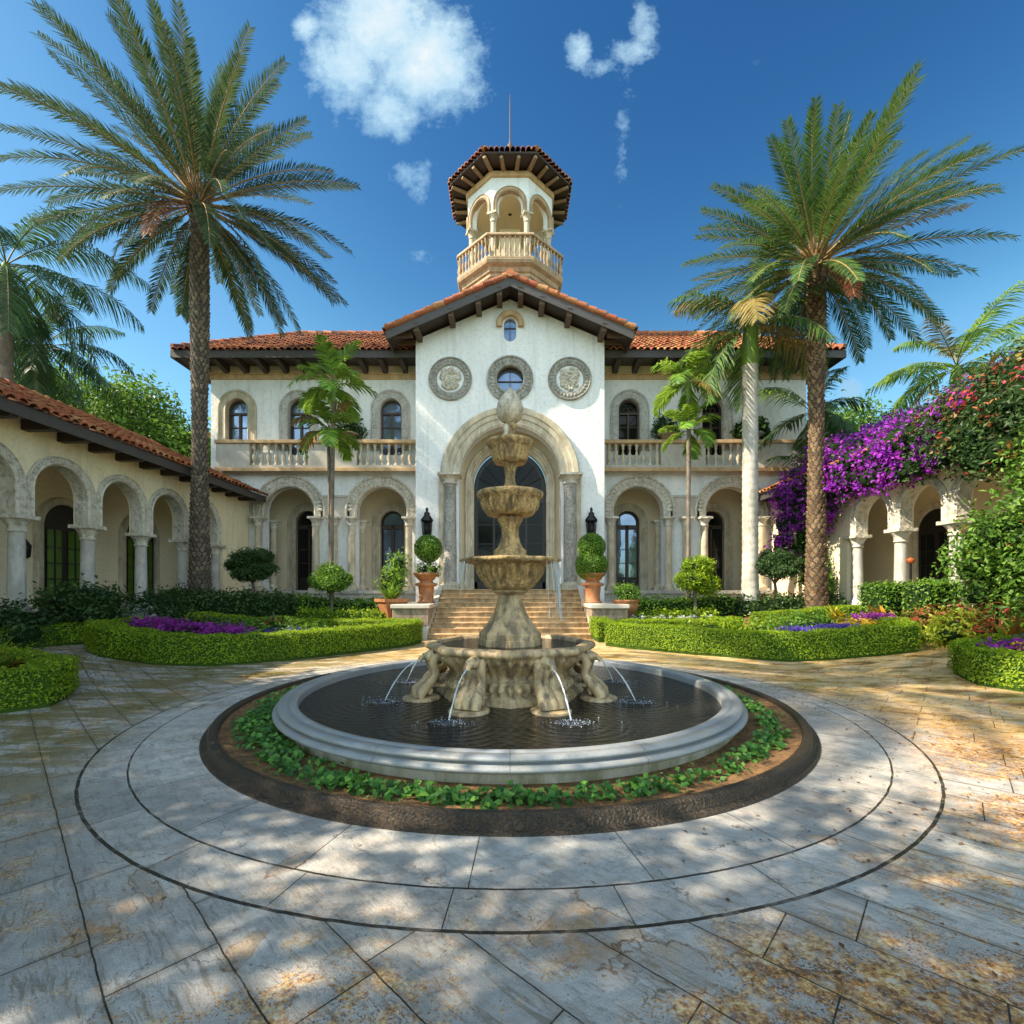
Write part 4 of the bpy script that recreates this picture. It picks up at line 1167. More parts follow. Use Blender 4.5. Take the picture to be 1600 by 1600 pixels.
# wall lanterns ---------------------------------------------------------------
def lantern(x, label):
    o = thing('wall_lantern', label, 'lantern', (x, YC, 3.6), 'lanterns beside the entrance')
    mb = MB(); mb.lathe([(.12, .1), (.2, .2), (.2, .26), (.16, .28)], 8, (0, -.32, 0)); mb.lathe([(.26, 1.02), (.28, 1.08), (.12, 1.3), (.14, 1.36), (.05, 1.45), (.07, 1.55), (0, 1.66)], 8, (0, -.32, 0))
    for a in np.arange(8) * PI / 4 + PI / 8: mb.tube([(.17 * math.cos(a), -.32 + .17 * math.sin(a), .26), (.23 * math.cos(a), -.32 + .23 * math.sin(a), 1.03)], .014, 5)
    mb.tube([(0, 0, .15), (0, -.15, .02), (0, -.3, .12)], .025, 6); mb.tube([(0, 0, 1.2), (0, -.2, 1.5), (0, -.3, 1.36)], .02, 6); mb.box(-.07, .07, -.03, 0.0, .0, 1.3)
    mb.build('lantern_frame', 'metal', o, world=False)
    MB().lathe([(.0, .27), (.14, .28), (.19, 1.0), (0, 1.01)], 8, (0, -.32, 0)).build('lantern_glass', 'glassdk', o, world=False)
    MB().lathe([(.035, .3), (.035, .6), (.02, .7), (0, .72)], 8, (0, -.32, 0)).build('candle', 'lampglass', o, world=False)
lantern(-3.6, 'black iron wall lantern between the entrance arch and the round topiary ball')
lantern(3.52, 'black iron wall lantern above the two-tiered topiary in the urn')

# side arcades ----------------------------------------------------------------
def arcade(sign, name, label, ys, y0, y1, wallmat, doors, zc=3.55, stl=.72):
    X = 12.2
    o = thing(name, label, 'arcade', (sign * X, 15, 0))
    tr = lambda x, y, z: (sign * (X + y), x, z)
    mb = MB()
    hw = .76
    cs = [(a + b) / 2 for a, b in zip(ys[:-1], ys[1:])]
    sp = abs(ys[1] - ys[0])
    hw = sp / 2 - .22
    wall(mb, y0, y1, zc, 6.35, [opening(c, hw, zc, zc + stl) for c in cs], 0, .42, tr=tr)
    # solid bays beyond the colonnade
    lo, hi = min(ys) - .22, max(ys) + .22
    if y0 < lo - .01: wall(mb, y0, lo, .2, zc, [], 0, .42, tr=tr)
    if y1 > hi + .01: wall(mb, hi, y1, .2, zc, [], 0, .42, tr=tr)
    mb.build('arcade_wall', wallmat, o)
    mb = MB(); mb.box(*sorted((sign * (X + 2.5), sign * (X + 2.8))), y0, y1, .2, 6.3)
    mb.box(*sorted((sign * (X + .43), sign * (X + 2.49))), y0, y1, 5.6, 5.75)
    mb.build('back_wall', 'inner', o)
    mb = MB(); mb.box(*sorted((sign * (X - .35), sign * (X + 2.8))), y0, y1, 0, 1.0); mb.build('arcade_floor', 'plinth', o)
    for c in cs:
        mb = MB(); arch_sweep(mb, c, zc, [(hw - .02, .36), (hw - .02, -.02), (hw + .03, -.07), (hw + .07, -.04), (hw + .17, -.04), (hw + .19, -.08), (hw + .215, -.06), (hw + .215, .01)], stilt=stl, tr=tr, n=24)
        arch_blocks(mb, c, zc, stl, hw + .08, hw + .16, -.04, 30, tr=tr, h=.018)
        mb.build('arcade_arch', 'carved', o)
    sh, ba, ca = column_mesh(zc - 1.0, .18, n=18); c0 = None
    for y in ys:
        loc = (sign * .2, y - 15, 1.0)
        if c0 is None:
            c0 = sh.build('arcade_column', 'limegrey', None); c0.parent = o; c0.location = loc
            for nm, bb, mt in (('column_base', ba, 'limegrey'), ('capital', ca, 'carved')):
                k = bb.build(nm, mt, None); k.parent = c0
        else:
            c = inst(c0, o, loc)
            for k in c0.children: inst(k, c)
    for yd, kind in doors:
        tri = lambda x, y, z: (sign * (X + y), x, z)
        mb = MB(); archfan(mb, yd, 1.0, 3.7, .75, 2.47, tr=tri); dd = mb.build('arcade_door', 'door', o)
        mb = MB(); arch_sweep(mb, yd, 3.7, [(.76, 2.49), (.76, 2.38), (.95, 2.36), (1.0, 2.49)], tr=tri, n=20, legs=2.7); mb.build('door_surround', 'lime', dd)
        mb = MB()
        for q in (-.36, .36):
            wall(mb, yd + q - .24, yd + q + .24, 1.5, 3.6, [], 2.43, 2.45, tr=tri)
        mb.build('pane', kind, dd)
        mb = MB()
        for q in (-.36, .36):
            for z in (2.0, 2.5, 3.0): wall(mb, yd + q - .25, yd + q + .25, z, z + .04, [], 2.40, 2.425, tr=tri)
            wall(mb, yd + q - .02, yd + q + .02, 1.5, 3.6, [], 2.405, 2.42, tr=tri)
        mb.build('door_bars', 'door', dd)
    # roof
    ex_, ez_, rx_, rz_ = X - .75, 5.98, X + 4.2, 8.25
    P = lambda x, z, y: (sign * x, y, z)
    mb = MB()
    A = [P(ex_, ez_, y0), P(ex_, ez_, y1), P(rx_, rz_, y1), P(rx_, rz_, y0)]
    mb.prism([(x, y, z - .14) for x, y, z in A], A)
    A = [P(rx_ + .003, rz_, y0), P(rx_ + .003, rz_, y1), P(rx_ + 4, ez_, y1), P(rx_ + 4, ez_, y0)]
    mb.prism([(x, y, z - .14) for x, y, z in A], A)
    rf = mb.build('arcade_roof', 'tiledark', o)
    mb = MB(); mb.box(*sorted((sign * (ex_ - .05), sign * (ex_ - .003))), y0, y1, ez_ - .26, ez_ + .02); mb.build('fascia', 'bargeboard', rf)
    mb = MB(); vl = math.hypot(rx_ - ex_, rz_ - ez_)
    tiles(mb, P(ex_ - .1, ez_ + .01, y0), (0, 1, 0), (sign * (rx_ - ex_) / vl, 0, (rz_ - ez_) / vl), [(0, 0), (y1 - y0, 0), (y1 - y0, vl), (0, vl)], rng=rng, w=.27, rad=.125)
    for k in range(int((y1 - y0) / .45)): mb.tube([P(rx_, rz_ + .13, y0 + k * .45), P(rx_, rz_ + .1, y0 + k * .45 + .5)], [.16, .14], 8)
    mb.build('roof_tiles', 'tilehot', rf)
    tm = MB().box(*sorted((0, sign * .72)), -.1, .1, -.16, .08); t0 = None
    for y in np.arange(y0 + .5, y1, .95):
        loc = (-sign * .72, y - 15, ez_ - .15)
        if t0 is None: t0 = tm.build('rafter_tail', 'wood', rf, world=False); t0.location = loc
        else: inst(t0, rf, loc)
    return o
arcL = arcade(-1, 'cream_arcade', 'shaded cream arcade with carved arches and a red tiled roof, reaching to the mansion', [5.94, 7.96, 9.98, 12.0, 14.02, 16.04, 18.06, 20.08], 2.0, 22.3, 'cream', [(12.6, 'glassdk'), (15.7, 'glassgreen'), (18.9, 'glassgreen')])
arcR = arcade(1, 'vine_covered_arcade', 'stone arcade with its arches half hidden under purple bougainvillea', [9.45, 11.35, 13.25, 15.15, 17.05], 8.0, 22.3, 'inner', [(16.4, 'glassdk'), (12.2, 'glassdk')], zc=3.6, stl=.5)
# small lantern and slot window inside the cream arcade are parts of it
mb = MB(); mb.box(-14.697, -14.66, 18.0, 18.16, 2.0, 3.1); mb.build('slot_window', 'frame', arcL)
for y in (14.3,):
    mb = MB(); mb.lathe([(.02, 0), (.1, .06), (.13, .4), (.05, .52), (0, .62)], 8, (-14.5, y, 2.6)); mb.build('wall_lamp', 'metal', arcL)
# house glimpsed behind the trees
hb = thing('distant_house', 'distant house with a tiled roof glimpsed beside the date palm trunk behind the arcade', 'house', (-20.5, 29, 0))
mb = MB(); mb.box(-27, -16, 27, 35, 0, 9.4); mb.build('house_wall', 'stucco', hb)
mb = MB(); mb.prism([(-27.6, 26.4, 9.4), (-15.4, 26.4, 9.4), (-15.4, 35.6, 9.4), (-27.6, 35.6, 9.4)], [(-24, 30.5, 11.6), (-19, 30.5, 11.6), (-19, 31.5, 11.6), (-24, 31.5, 11.6)])
hr = mb.build('house_roof', 'tiledark', hb)
mb = MB(); tiles(mb, (-27.6, 26.4, 9.42), (1, 0, 0), tuple(np.array((0, 4.1, 2.2)) / math.hypot(4.1, 2.2)), [(0, 0), (12.2, 0), (8.6, 4.65), (3.6, 4.65)], rng=rng); mb.build('roof_tiles', 'tile', hr)
# ------------------------------------------------------------------ fountain
FC = (0.0, 7.2)
fo = thing('fountain', 'tiered stone fountain with an egg-shaped finial standing in a round pool', 'fountain', (0, 7.2, 0))
c3 = (FC[0], FC[1], 0)
mb = MB()
PZ = .04
prof = [(3.10, 0.0), (3.10, .088), (3.13, .09), (3.19, .1), (3.215, .12), (3.212, .142), (3.19, .158), (3.135, .163), (3.10, .167), (3.10, .180), (3.15, .186), (3.163, .2), (3.155, .218), (3.125, .232), (3.06, .236), (3.05, .222), (3.03, .222), (3.02, .236), (2.97, .236), (2.935, .226), (2.925, .2), (2.925, .02)]
for k in range(16):
    a0 = -PI / 2 + k * PI / 8
    mb.lathe([(r_, z_ + (PZ if z_ > .03 else 0)) for r_, z_ in prof[1:]], 14, c3, a0=a0 + .0006, a1=a0 + PI / 8 - .0006)
mb.build('pool_coping', 'coping', fo)
mb = MB(); mb.lathe([(3.10, 0), (3.10, .132)], 160, c3); mb.build('pool_wall', 'poolwall', fo)
th = np.linspace(0, 2 * PI, 97)[:-1]
mb = MB(); mb.add([(FC[0] + 2.93 * math.cos(a), FC[1] + 2.93 * math.sin(a), .165) for a in th], [list(range(96))])
mb.build('pool_water', 'water', fo)

def octr(th, r, amt=1.0):
    q = np.mod(th + PI / 8 + PI / 8, PI / 4) - PI / 8
    return r * (1 + amt * (1 / np.cos(q) - 1))
# lower octagonal trough: faces towards the viewer
def trough_rf(th, rr, z):
    flute = np.clip((z - .52) * 14, 0, 1) * np.clip((.82 - z) * 14, 0, 1) * .04 + np.clip((z - .28) * 20, 0, 1) * np.clip((.44 - z) * 20, 0, 1) * .045
    return octr(th, rr) * (1 + flute * np.cos(48 * th))
mb = MB()
mb.lathe([(1.02, .0), (1.02, .2), (.99, .22), (1.0, .25), (.94, .27), (.91, .30), (.98, .36), (.96, .42), (.88, .45), (.90, .47), (.86, .49), (.88, .54), (.95, .62), (1.04, .70), (1.10, .76), (1.10, .79), (1.16, .81), (1.19, .84), (1.19, .88), (1.16, .91), (1.08, .92), (1.04, .90), (1.02, .82)], 432, c3, rf=trough_rf)
mb.build('trough', 'fountgrey', fo)
mb = MB(); mb.add([(FC[0] + 1.04 / math.cos(PI / 8) * math.cos(a), FC[1] + 1.04 / math.cos(PI / 8) * math.sin(a), .865) for a in K8], [list(range(8))])
mb.build('trough_water', 'water', fo)

# scroll feet with masks at the corners of the trough
sm = MB()
spine = [(1.06, .80), (1.16, .74), (1.2, .66), (1.17, .58), (1.16, .5), (1.22, .42), (1.31, .34), (1.38, .27), (1.40, .2)]
for off in (-.085, 0, .085):
    sm.tube([(r, off * (1 + .25 * (i / 8)), z) for i, (r, z) in enumerate(spine)], [.05, .06, .068, .06, .058, .066, .08, .085, .07], 10)
a = np.linspace(0, 4.2, 22)
for off in (-.1, .1):
    sm.tube([(1.28 + (.10 - .018 * q) * math.cos(q), off, .27 + (.10 - .018 * q) * math.sin(q)) for q in a], np.linspace(.045, .022, 22), 8)
    sm.tube([(1.1 + (.07 - .012 * q) * math.cos(q + 1), off, .66 + (.07 - .012 * q) * math.sin(q + 1)) for q in a], np.linspace(.035, .015, 22), 8)
sm.lathe([(0, .125), (.05, .11), (.085, .05), (.09, 0)], 12); vv = sm.V[-1]; sm.V[-1] = np.stack([1.19 + vv[:, 2], vv[:, 0] * 1.1, .75 + vv[:, 1]], 1)
for off in (-.035, .035): sm.lathe([(0, .03), (.025, .02), (.03, -.02)], 8, (1.30, off, .77))
sm.tube([(1.29, 0, .75), (1.36, 0, .72), (1.37, 0, .68)], [.04, .035, .03], 8)
pad = MB().lathe([(.24, 0), (.24, .13), (.26, .145), (.26, .19), (.22, .2), (0, .2)], 20)
pad.V[0][:, 0] += 1.34
b0 = None
for a in K8:
    if b0 is None:
        b0 = sm.build('scroll_foot', 'fountgrey', None); b0.parent = fo; b0.rotation_euler.z = a
        pd = pad.build('foot_pad', 'fountgrey', None); pd.parent = b0
    else:
        c = inst(b0, fo, (0, 0, 0), a); inst(pd, c)
# pedestal, bowls and stems
def oct_rf(th, rr, z): return octr(th, rr, np.clip((1.56 - z) * 8, 0, 1))
mb = MB(); mb.lathe([(.45, .84), (.45, .95), (.43, .96), (.43, 1.03), (.40, 1.06), (.365, 1.12), (.295, 1.22), (.235, 1.33), (.195, 1.45), (.17, 1.56), (.175, 1.6), (.225, 1.63), (.275, 1.66), (.26, 1.68)], 128, c3, rf=oct_rf, smooth=False)
mb.build('pedestal', 'fountgrey', fo)
def bowl(prof, flz0, flz1, nfl, amp, name='bowl', lob=0, mat='fountaincarve', beads=None):
    def rf(th, rr, z):
        w = np.clip((z - flz0) * 30, 0, 1) * np.clip((flz1 - z) * 30, 0, 1)
        l = lob * np.clip((z - flz1) * 12, 0, 1) * np.cos(8 * th)
        return rr * (1 + amp * w * np.cos(nfl * th) + l)
    b_ = MB().lathe(prof, 256, c3, rf=rf)
    if beads:
        for k in range(beads[2]):
            a = 2 * PI * k / beads[2]; s_ = beads[3]
            b_.lathe([(0, s_ * 1.3), (s_ * .8, s_ * .8), (s_, 0), (s_ * .8, -s_ * .8), (0, -s_ * 1.3)], 7, (FC[0] + beads[0] * math.cos(a), FC[1] + beads[0] * math.sin(a), beads[1]))
    return b_.build(name, mat, fo)
bowl([(.2, 1.66), (.31, 1.70), (.37, 1.735), (.395, 1.78), (.44, 1.86), (.485, 1.95), (.52, 2.04), (.54, 2.06), (.64, 2.08), (.72, 2.10), (.74, 2.13), (.72, 2.155), (.66, 2.14), (.6, 2.12), (.1, 2.11)], 1.78, 2.05, 30, .06, lob=.05, beads=(.66, 2.105, 52, .02))
MB().lathe([(.3, 2.1), (.3, 2.15), (.27, 2.2), (.24, 2.22), (.25, 2.27), (.19, 2.32), (.15, 2.4), (.125, 2.5), (.125, 2.62), (.14, 2.64), (.15, 2.68), (.19, 2.73), (.195, 2.76), (.14, 2.8)], 64, c3, rf=lambda th, rr, z: rr * (1 + .05 * np.cos(12 * th) * np.clip((z - 2.3) * 20, 0, 1) * np.clip((2.72 - z) * 20, 0, 1))).build('stem', 'fountaincarve', fo)
bowl([(.15, 2.795), (.34, 2.805), (.375, 2.84), (.395, 2.90), (.42, 3.0), (.435, 3.04), (.49, 3.08), (.50, 3.12), (.49, 3.15), (.45, 3.145), (.40, 3.12), (.1, 3.11)], 2.85, 3.04, 30, .07, lob=.012, beads=(.462, 3.075, 44, .017))
MB().lathe([(.2, 3.1), (.19, 3.15), (.12, 3.18), (.085, 3.28), (.07, 3.38), (.085, 3.5), (.11, 3.56), (.12, 3.59)], 48, c3, rf=lambda th, rr, z: rr * (1 + .06 * np.cos(8 * th + z * 12))).build('stem', 'fountaincarve', fo)
bowl([(.11, 3.585), (.235, 3.595), (.255, 3.64), (.275, 3.74), (.285, 3.8), (.33, 3.85), (.355, 3.88), (.35, 3.92), (.31, 3.93), (.26, 3.9), (.1, 3.89)], 3.63, 3.8, 24, .08, lob=.015, beads=(.315, 3.845, 34, .014))
MB().lathe([(.1, 3.88), (.105, 3.96), (.075, 4.0), (.07, 4.08), (.09, 4.12), (.105, 4.16), (.07, 4.19)], 32, c3).build('stem', 'fountaincarve', fo)
zz = np.linspace(0, 1, 26)
mb = MB(); mb.lathe([(max(.001, .205 * (math.sin(PI * min(1, q) ** .72) ** .8)), 4.17 + .57 * q) for q in zz], 48, c3, rf=lambda th, rr, z: rr * (1 + .012 * np.cos(14 * th + z * 40)))
mb.build('egg_finial', 'egg', fo)
MB().lathe([(.05, 0), (.055, .06), (.03, .1), (.05, .16), (.04, .21), (0, .24)], 12, (-.06, 7.2 - .16, 3.9)).build('bud_finial', 'egg', fo)
# water
def jet(r0, z0, r1, z1, ang, rad=.012, n=14):
    P = []
    for t in np.linspace(0, 1, n):
        r = r0 + (r1 - r0) * t; z = z0 - (z0 - z1) * t ** 2
        P.append((FC[0] + r * math.cos(ang), FC[1] + r * math.sin(ang), z))
    return MB().tube(P, np.linspace(rad, rad * .75, n) * (1 + .28 * np.random.default_rng(int(ang * 50)).normal(size=n)).clip(.5, 1.6), 7)
for a in K8: jet(1.35, .7, 1.85, .165, a, .012).build('water_jet', 'jet', fo)
r2 = np.random.default_rng(8)
for a in K8:
    mb = MB()
    # churned patch of water where the jet lands
    nr, na_ = 9, 30
    hz = r2.random((nr, na_)) ** 2 * .03
    V = [(FC[0] + 1.86 * math.cos(a) + (.24 + .05 * math.sin(3 * j + a)) * (i / (nr - 1)) * math.cos(2 * PI * j / na_), FC[1] + 1.86 * math.sin(a) + .15 * (i / (nr - 1)) * math.sin(2 * PI * j / na_), .163 + hz[i, j] * (1 - i / (nr - 1)) + .003 * (i < nr - 2)) for i in range(nr) for j in range(na_)]
    mb.add(V, [[i * na_ + j, i * na_ + (j + 1) % na_, (i + 1) * na_ + (j + 1) % na_, (i + 1) * na_ + j] for i in range(nr - 1) for j in range(na_)], 1, True)
    n = 90
    q = r2.normal(size=(n, 2)) * (.17, .11)
    for (dx, dy) in q:
        s = .002 + .006 * r2.random() ** 2
        mb.lathe([(0, s), (s * .8, s * .6), (s, 0)], 6, (FC[0] + 1.86 * math.cos(a) + dx, FC[1] + 1.86 * math.sin(a) + dy, .165 + .02 * r2.random() * (1 - min(1, abs(dx) * 4))))
    mb.build('splash', ['foam', 'churn'], fo)
for k in range(26):
    a = -.75 + r2.random() * .95 if k < 18 else PI + .2 + r2.random() * .35
    r0 = .70 + .03 * r2.random(); zl = 1.2 + .8 * r2.random() ** 2 if k < 18 else 1.5 + r2.random() * .4
    MB().tube([(FC[0] + (r0 + .05 * t) * math.cos(a), FC[1] + (r0 + .05 * t) * math.sin(a), 2.1 - (2.1 - zl) * t) for t in np.linspace(0, 1, 6)], .0035 + .002 * r2.random(), 5).build('dripping_stream', 'jet', fo)

# kerb ring, its soil and the ground cover
kb = MB(); kb.lathe([(3.93, 0.0), (3.93, .012), (3.90, .02), (3.86, .03), (3.86, .10), (3.845, .115), (3.775, .115), (3.76, .10), (3.755, .0)], 180, c3)
tag(kb.build('planter_kerb', 'kerb'), 'dark mosaic kerb ringing the planting bed around the round pool', 'kerb')
so = MB(); so.lathe([(3.758, .07), (3.5, .03), (3.3, .02), (3.095, .02)], 180, c3, rf=lambda th, rr, z: rr); tag(so.build('planter_soil', 'soil'), kind='structure')
rg = np.random.default_rng(11)
gc = MB()
na = 1150
ang = rg.random(na) * 2 * PI
# fuller on the west side, thinning to the east like the photograph
keep = rg.random(na) < np.where(np.cos(ang) < .1, 1, .62); ang = ang[keep]
rad = 3.39 + np.abs(rg.normal(size=len(ang))) * .085
wide = np.cos(ang) < -.5
rad = np.where(wide, 3.2 + rg.random(len(ang)) * .36, np.minimum(rad, 3.6))
P, N = [], []
for a_, r_ in zip(ang, rad):
    base = np.array((FC[0] + r_ * math.cos(a_), FC[1] + r_ * math.sin(a_), .03))
    h = .012 + .055 * rg.random()
    for k in range(7):
        P.append(base + (rg.normal() * .05, rg.normal() * .05, h + rg.normal() * .025)); N.append((rg.normal() * .4, rg.normal() * .4 - .3, 1))
gc.leaves(P, N, .062, rg, asp=.85, tilt=.3, fold=.1)
tag(gc.build('ground_cover', 'ivy'), 'low leafy ground cover in the ring bed around the pool', 'ground cover', kind='stuff')

# ------------------------------------------------------------------ plants
def frond(mb, rg, base, az, e0, L, droop, n=46, ll=.5, lw=.034, vup=.3, sag=.1, fwd=.75, mat=0, smat=1, petiole=.14, pw=1.4, srad=.028, taper=.25):
    s = np.linspace(0, 1, 24)
    e = e0 - droop * s ** pw
    side_az = az + rg.normal() * .12 * s
    dx = np.cos(e) * np.cos(side_az); dy = np.cos(e) * np.sin(side_az); dz = np.sin(e)
    T = np.stack([dx, dy, dz], 1)
    Pm = np.array(base) + np.concatenate([np.zeros((1, 3)), np.cumsum((T[1:] + T[:-1]) / 2 * (L / 23), 0)])
    mb.tube(Pm, np.linspace(srad, srad * .25, 24), 5, smat, cap=False)
    q = np.linspace(petiole, 1, n)
    idx = q * 23
    def itp(A): return np.stack([np.interp(idx, np.arange(24), A[:, k]) for k in range(3)], 1)
    for sgn in (-1, 1):
        qq = q + rg.normal(size=n) * .004
        P = itp(Pm); Tt = itp(T); Tt /= np.linalg.norm(Tt, axis=1)[:, None]
        Sd = np.stack([-np.sin(np.full(n, az)), np.cos(np.full(n, az)), np.zeros(n)], 1)
        Sd = Sd - (Sd * Tt).sum(1)[:, None] * Tt; Sd /= np.linalg.norm(Sd, axis=1)[:, None]
        Nn = np.cross(Tt, Sd); Nn *= np.sign(Nn[:, 2] + 1e-6)[:, None]
        d = fwd * Tt + sgn * Sd + (vup + rg.normal(size=(n, 1)) * .16) * Nn + rg.normal(size=(n, 3)) * .07
        d /= np.linalg.norm(d, axis=1)[:, None]
        prof = np.clip(np.minimum((q - petiole) / .16 * .75 + .25, 1), 0, 1) * (1 - (1 - taper) * np.clip((q - .55) / .45, 0, 1) ** 1.6)
        l = (ll * prof * (.88 + .24 * rg.random(n)))[:, None]
        w = Tt - (Tt * d).sum(1)[:, None] * d; w /= np.linalg.norm(w, axis=1)[:, None]
        w = w * lw / 2
        mid = P + d * l * .5 + np.array([0, 0, -.25 * sag]) * l
        tip = P + d * l * .93 + np.array([0, 0, -sag]) * l
        v = np.stack([P - w * .6, P + w * .6, mid + w, mid - w, tip + w * .12, tip - w * .12], 1).reshape(-1, 3)
        f = np.concatenate([np.stack([np.arange(n) * 6 + a for a in (0, 1, 2, 3)], 1), np.stack([np.arange(n) * 6 + a for a in (3, 2, 4, 5)], 1)])
        mb.add(v, f, mat)
    return Pm

def booted_trunk(o, h, r0, r1, rg, mat, rows=.17, around=10, prot=.06, name='trunk', lean=(0, 0), ringy=0.0):
    mb = MB()
    z = np.linspace(0, h, 30)
    def rad(zz): return r1 + (r0 - r1) * np.exp(-zz / 1.2) + .03 * np.sin(zz * .7)
    def cen(zz): return np.array((lean[0] * (zz / h) ** 1.5, lean[1] * (zz / h) ** 1.5))
    mb.tube([(*cen(q), q) for q in z], [rad(q) for q in z], 20, 1)
    k = 0; zz = .05
    while zz < h - .1:
        R_ = rad(zz) * .99; c = cen(zz)
        for i in range(around):
            a = 2 * PI * (i + (k % 2) * .5) / around + rg.normal() * .03
            wa = PI / around * .96
            hh = rows * 1.35
            jz = rg.normal() * .012
            pr = prot * (.7 + .6 * rg.random())
            def pt(aa, rr, zq): return (c[0] + rr * math.cos(aa), c[1] + rr * math.sin(aa), zq + jz)
            b = pt(a, R_, zz - hh * .45); l = pt(a - wa, R_ + pr * .25, zz + hh * .1 * (1 - ringy)); r_ = pt(a + wa, R_ + pr * .25, zz + hh * .1 * (1 - ringy))
            t1 = pt(a - wa * .45, R_ + pr, zz + hh * .42); t2 = pt(a + wa * .45, R_ + pr, zz + hh * .42)
            ti = pt(a, R_ - .01, zz + hh * .5)
            mb.add([b, r_, t2, t1, l, ti], [[0, 1, 2], [0, 2, 3], [0, 3, 4], [1, 5, 2], [2, 5, 3], [3, 5, 4]])
        zz += rows; k += 1
    return mb.build(name, [mat, 'trunkcore'], o, world=False)

def date_palm(label, loc, h, L, nf, seed, leafm, bootm, around, rows, ringy, yel=.05, lean=(0, 0)):
    rg = np.random.default_rng(seed)
    o = thing('date_palm', label, 'palm tree', loc, 'tall date palms flanking the fountain court')
    booted_trunk(o, h, .40, .25, rg, bootm, rows, around, .05, lean=lean, ringy=ringy)
    mb = MB()
    ga = 2.399963
    for i in range(nf):
        t = (i + .5) / nf
        e0 = R(82 - 118 * t ** .86) + rg.normal() * .07
        az = i * ga + rg.normal() * .15
        Lf = L * (.86 + .2 * rg.random()) * (.84 if t < .2 else 1) * (1 - .22 * max(0, t - .72) / .28)
        m = 0
        if t > .45 and rg.random() < yel: m = 2
        if t > .985: m = 3
        dr = R(8 + 20 * rg.random() + 22 * t)
        b = (lean[0] + .2 * math.cos(az), lean[1] + .2 * math.sin(az), h - .1 - .5 * t)
        frond(mb, rg, b, az, e0, Lf, dr, n=92, ll=.60, lw=.031, vup=.35 - .25 * t, sag=.06 + .16 * t, fwd=1.1, mat=m, smat=1, srad=.034, taper=.38)
    mb.build('crown', [leafm, 'rachisorange', 'dateyel', 'datered'], o, world=False)
    mb = MB()   # cut leaf stubs under the crown
    for i in range(60):
        az = i * ga; zz = h - 1.1 + .9 * i / 60
        c = np.array((lean[0], lean[1], zz)); d = np.array((math.cos(az), math.sin(az), .9))
        mb.tube([c + d * (.22, .22, 0), c + d * .42], [.07, .035], 5)
    mb.build('leaf_stubs', bootm, o, world=False)
    return o
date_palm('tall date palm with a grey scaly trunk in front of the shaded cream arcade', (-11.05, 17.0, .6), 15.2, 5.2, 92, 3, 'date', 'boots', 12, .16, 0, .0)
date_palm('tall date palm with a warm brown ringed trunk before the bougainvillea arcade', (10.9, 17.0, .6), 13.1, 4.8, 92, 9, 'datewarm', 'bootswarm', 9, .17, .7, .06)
# a third date palm of the same avenue, just beside the camera, throws its fan of shade over the court
date_palm('tall date palm standing beside the near end of the cream arcade', (-10.5, 4.2, 0.3), 16.5, 5.2, 60, 21, 'date', 'boots', 10, .2, 0, .03)

def feather_palm(name, label, loc, stems, seed, mats, trunkm='bark', n=12, L=2.0, ll=.6, lw=.05, e_hi=80, e_lo=-25, droop=(30, 70), sag=.25, tr=.09, shaft=.7, vup=.15, group=None, nleaf=30, rings=True, fwd=.75, dens=1):
    rg = np.random.default_rng(seed)
    o = thing(name, label, 'palm tree', loc, group)
    for (dx, dy, h, sc) in stems:
        mb = MB()
        zs = np.linspace(0, h, max(12, int(h / .09) if rings else 12))
        bul = tr * sc * (1 + .5 * np.exp(-zs / .6))
        if rings: bul = bul * (1 + .05 * (np.arange(len(zs)) % 3 == 0))
        mb.tube([(dx * .3 + dx * .7 * (q / h) ** 1.3, dy, q) for q in zs], bul, 12)
        mb.build('trunk', trunkm, o, world=False)
        if shaft:
            MB().tube([(dx, dy, h - .02), (dx, dy, h + shaft * .3), (dx, dy, h + shaft * .8), (dx, dy, h + shaft)], [tr * sc * 1.0, tr * sc * 1.15, tr * sc * .8, tr * sc * .35], 12).build('crownshaft', 'shaft', o, world=False)
        mb = MB()
        for i in range(n):
            t = (i + .5) / n
            az = i * 2.399963 + rg.normal() * .2
            frond(mb, rg, (dx, dy, h + shaft * (.95 - .2 * t)), az, R(e_hi + (e_lo - e_hi) * t) + rg.normal() * .08, L * sc * (.85 + .25 * rg.random()), R(droop[0] + (droop[1] - droop[0]) * rg.random()), n=nleaf, ll=ll * sc, lw=lw, vup=vup, sag=sag, fwd=fwd, mat=0 if rg.random() > .12 else 2, smat=1, srad=.022 * sc, petiole=.16)
        mb.build('crown', [mats[0], 'rachis', mats[1]], o, world=False)
    return o
feather_palm('slender_palm', 'slender twin-stemmed palm with bright fronds before the shuttered loggia near the cream arcade', (-7.0, 18.6, .7), [(.12, 0, 8.3, 1.0), (-.12, .15, 6.6, .85)], 4, ('fresh', 'dateyel'), n=13, L=1.75, ll=.6, lw=.085, e_hi=82, e_lo=-20, droop=(50, 100), sag=.3, tr=.075, shaft=.8, group='slender palms in front of the loggias', nleaf=26)
feather_palm('slender_palm', 'slender palm with a yellow-green lower tuft beside the pale royal palm trunk', (6.95, 18.6, .7), [(0, 0, 8.4, 1.0), (.1, .15, 6.6, .8)], 6, ('fresh', 'dateyel'), n=12, L=1.7, ll=.6, lw=.08, e_hi=82, e_lo=-25, droop=(50, 100), sag=.35, tr=.075, shaft=.8, group='slender palms in front of the loggias', nleaf=26)
feather_palm('royal_palm', 'royal palm with a thick pale trunk and green crownshaft before the orange roof', (9.0, 17.9, .75), [(0, 0, 9.3, 1.0)], 12, ('datewarm', 'dateyel'), trunkm='royalbark', n=13, L=3.6, ll=.95, lw=.055, e_hi=70, e_lo=-35, droop=(50, 85), sag=.45, tr=.27, shaft=2.0, nleaf=48, vup=0)
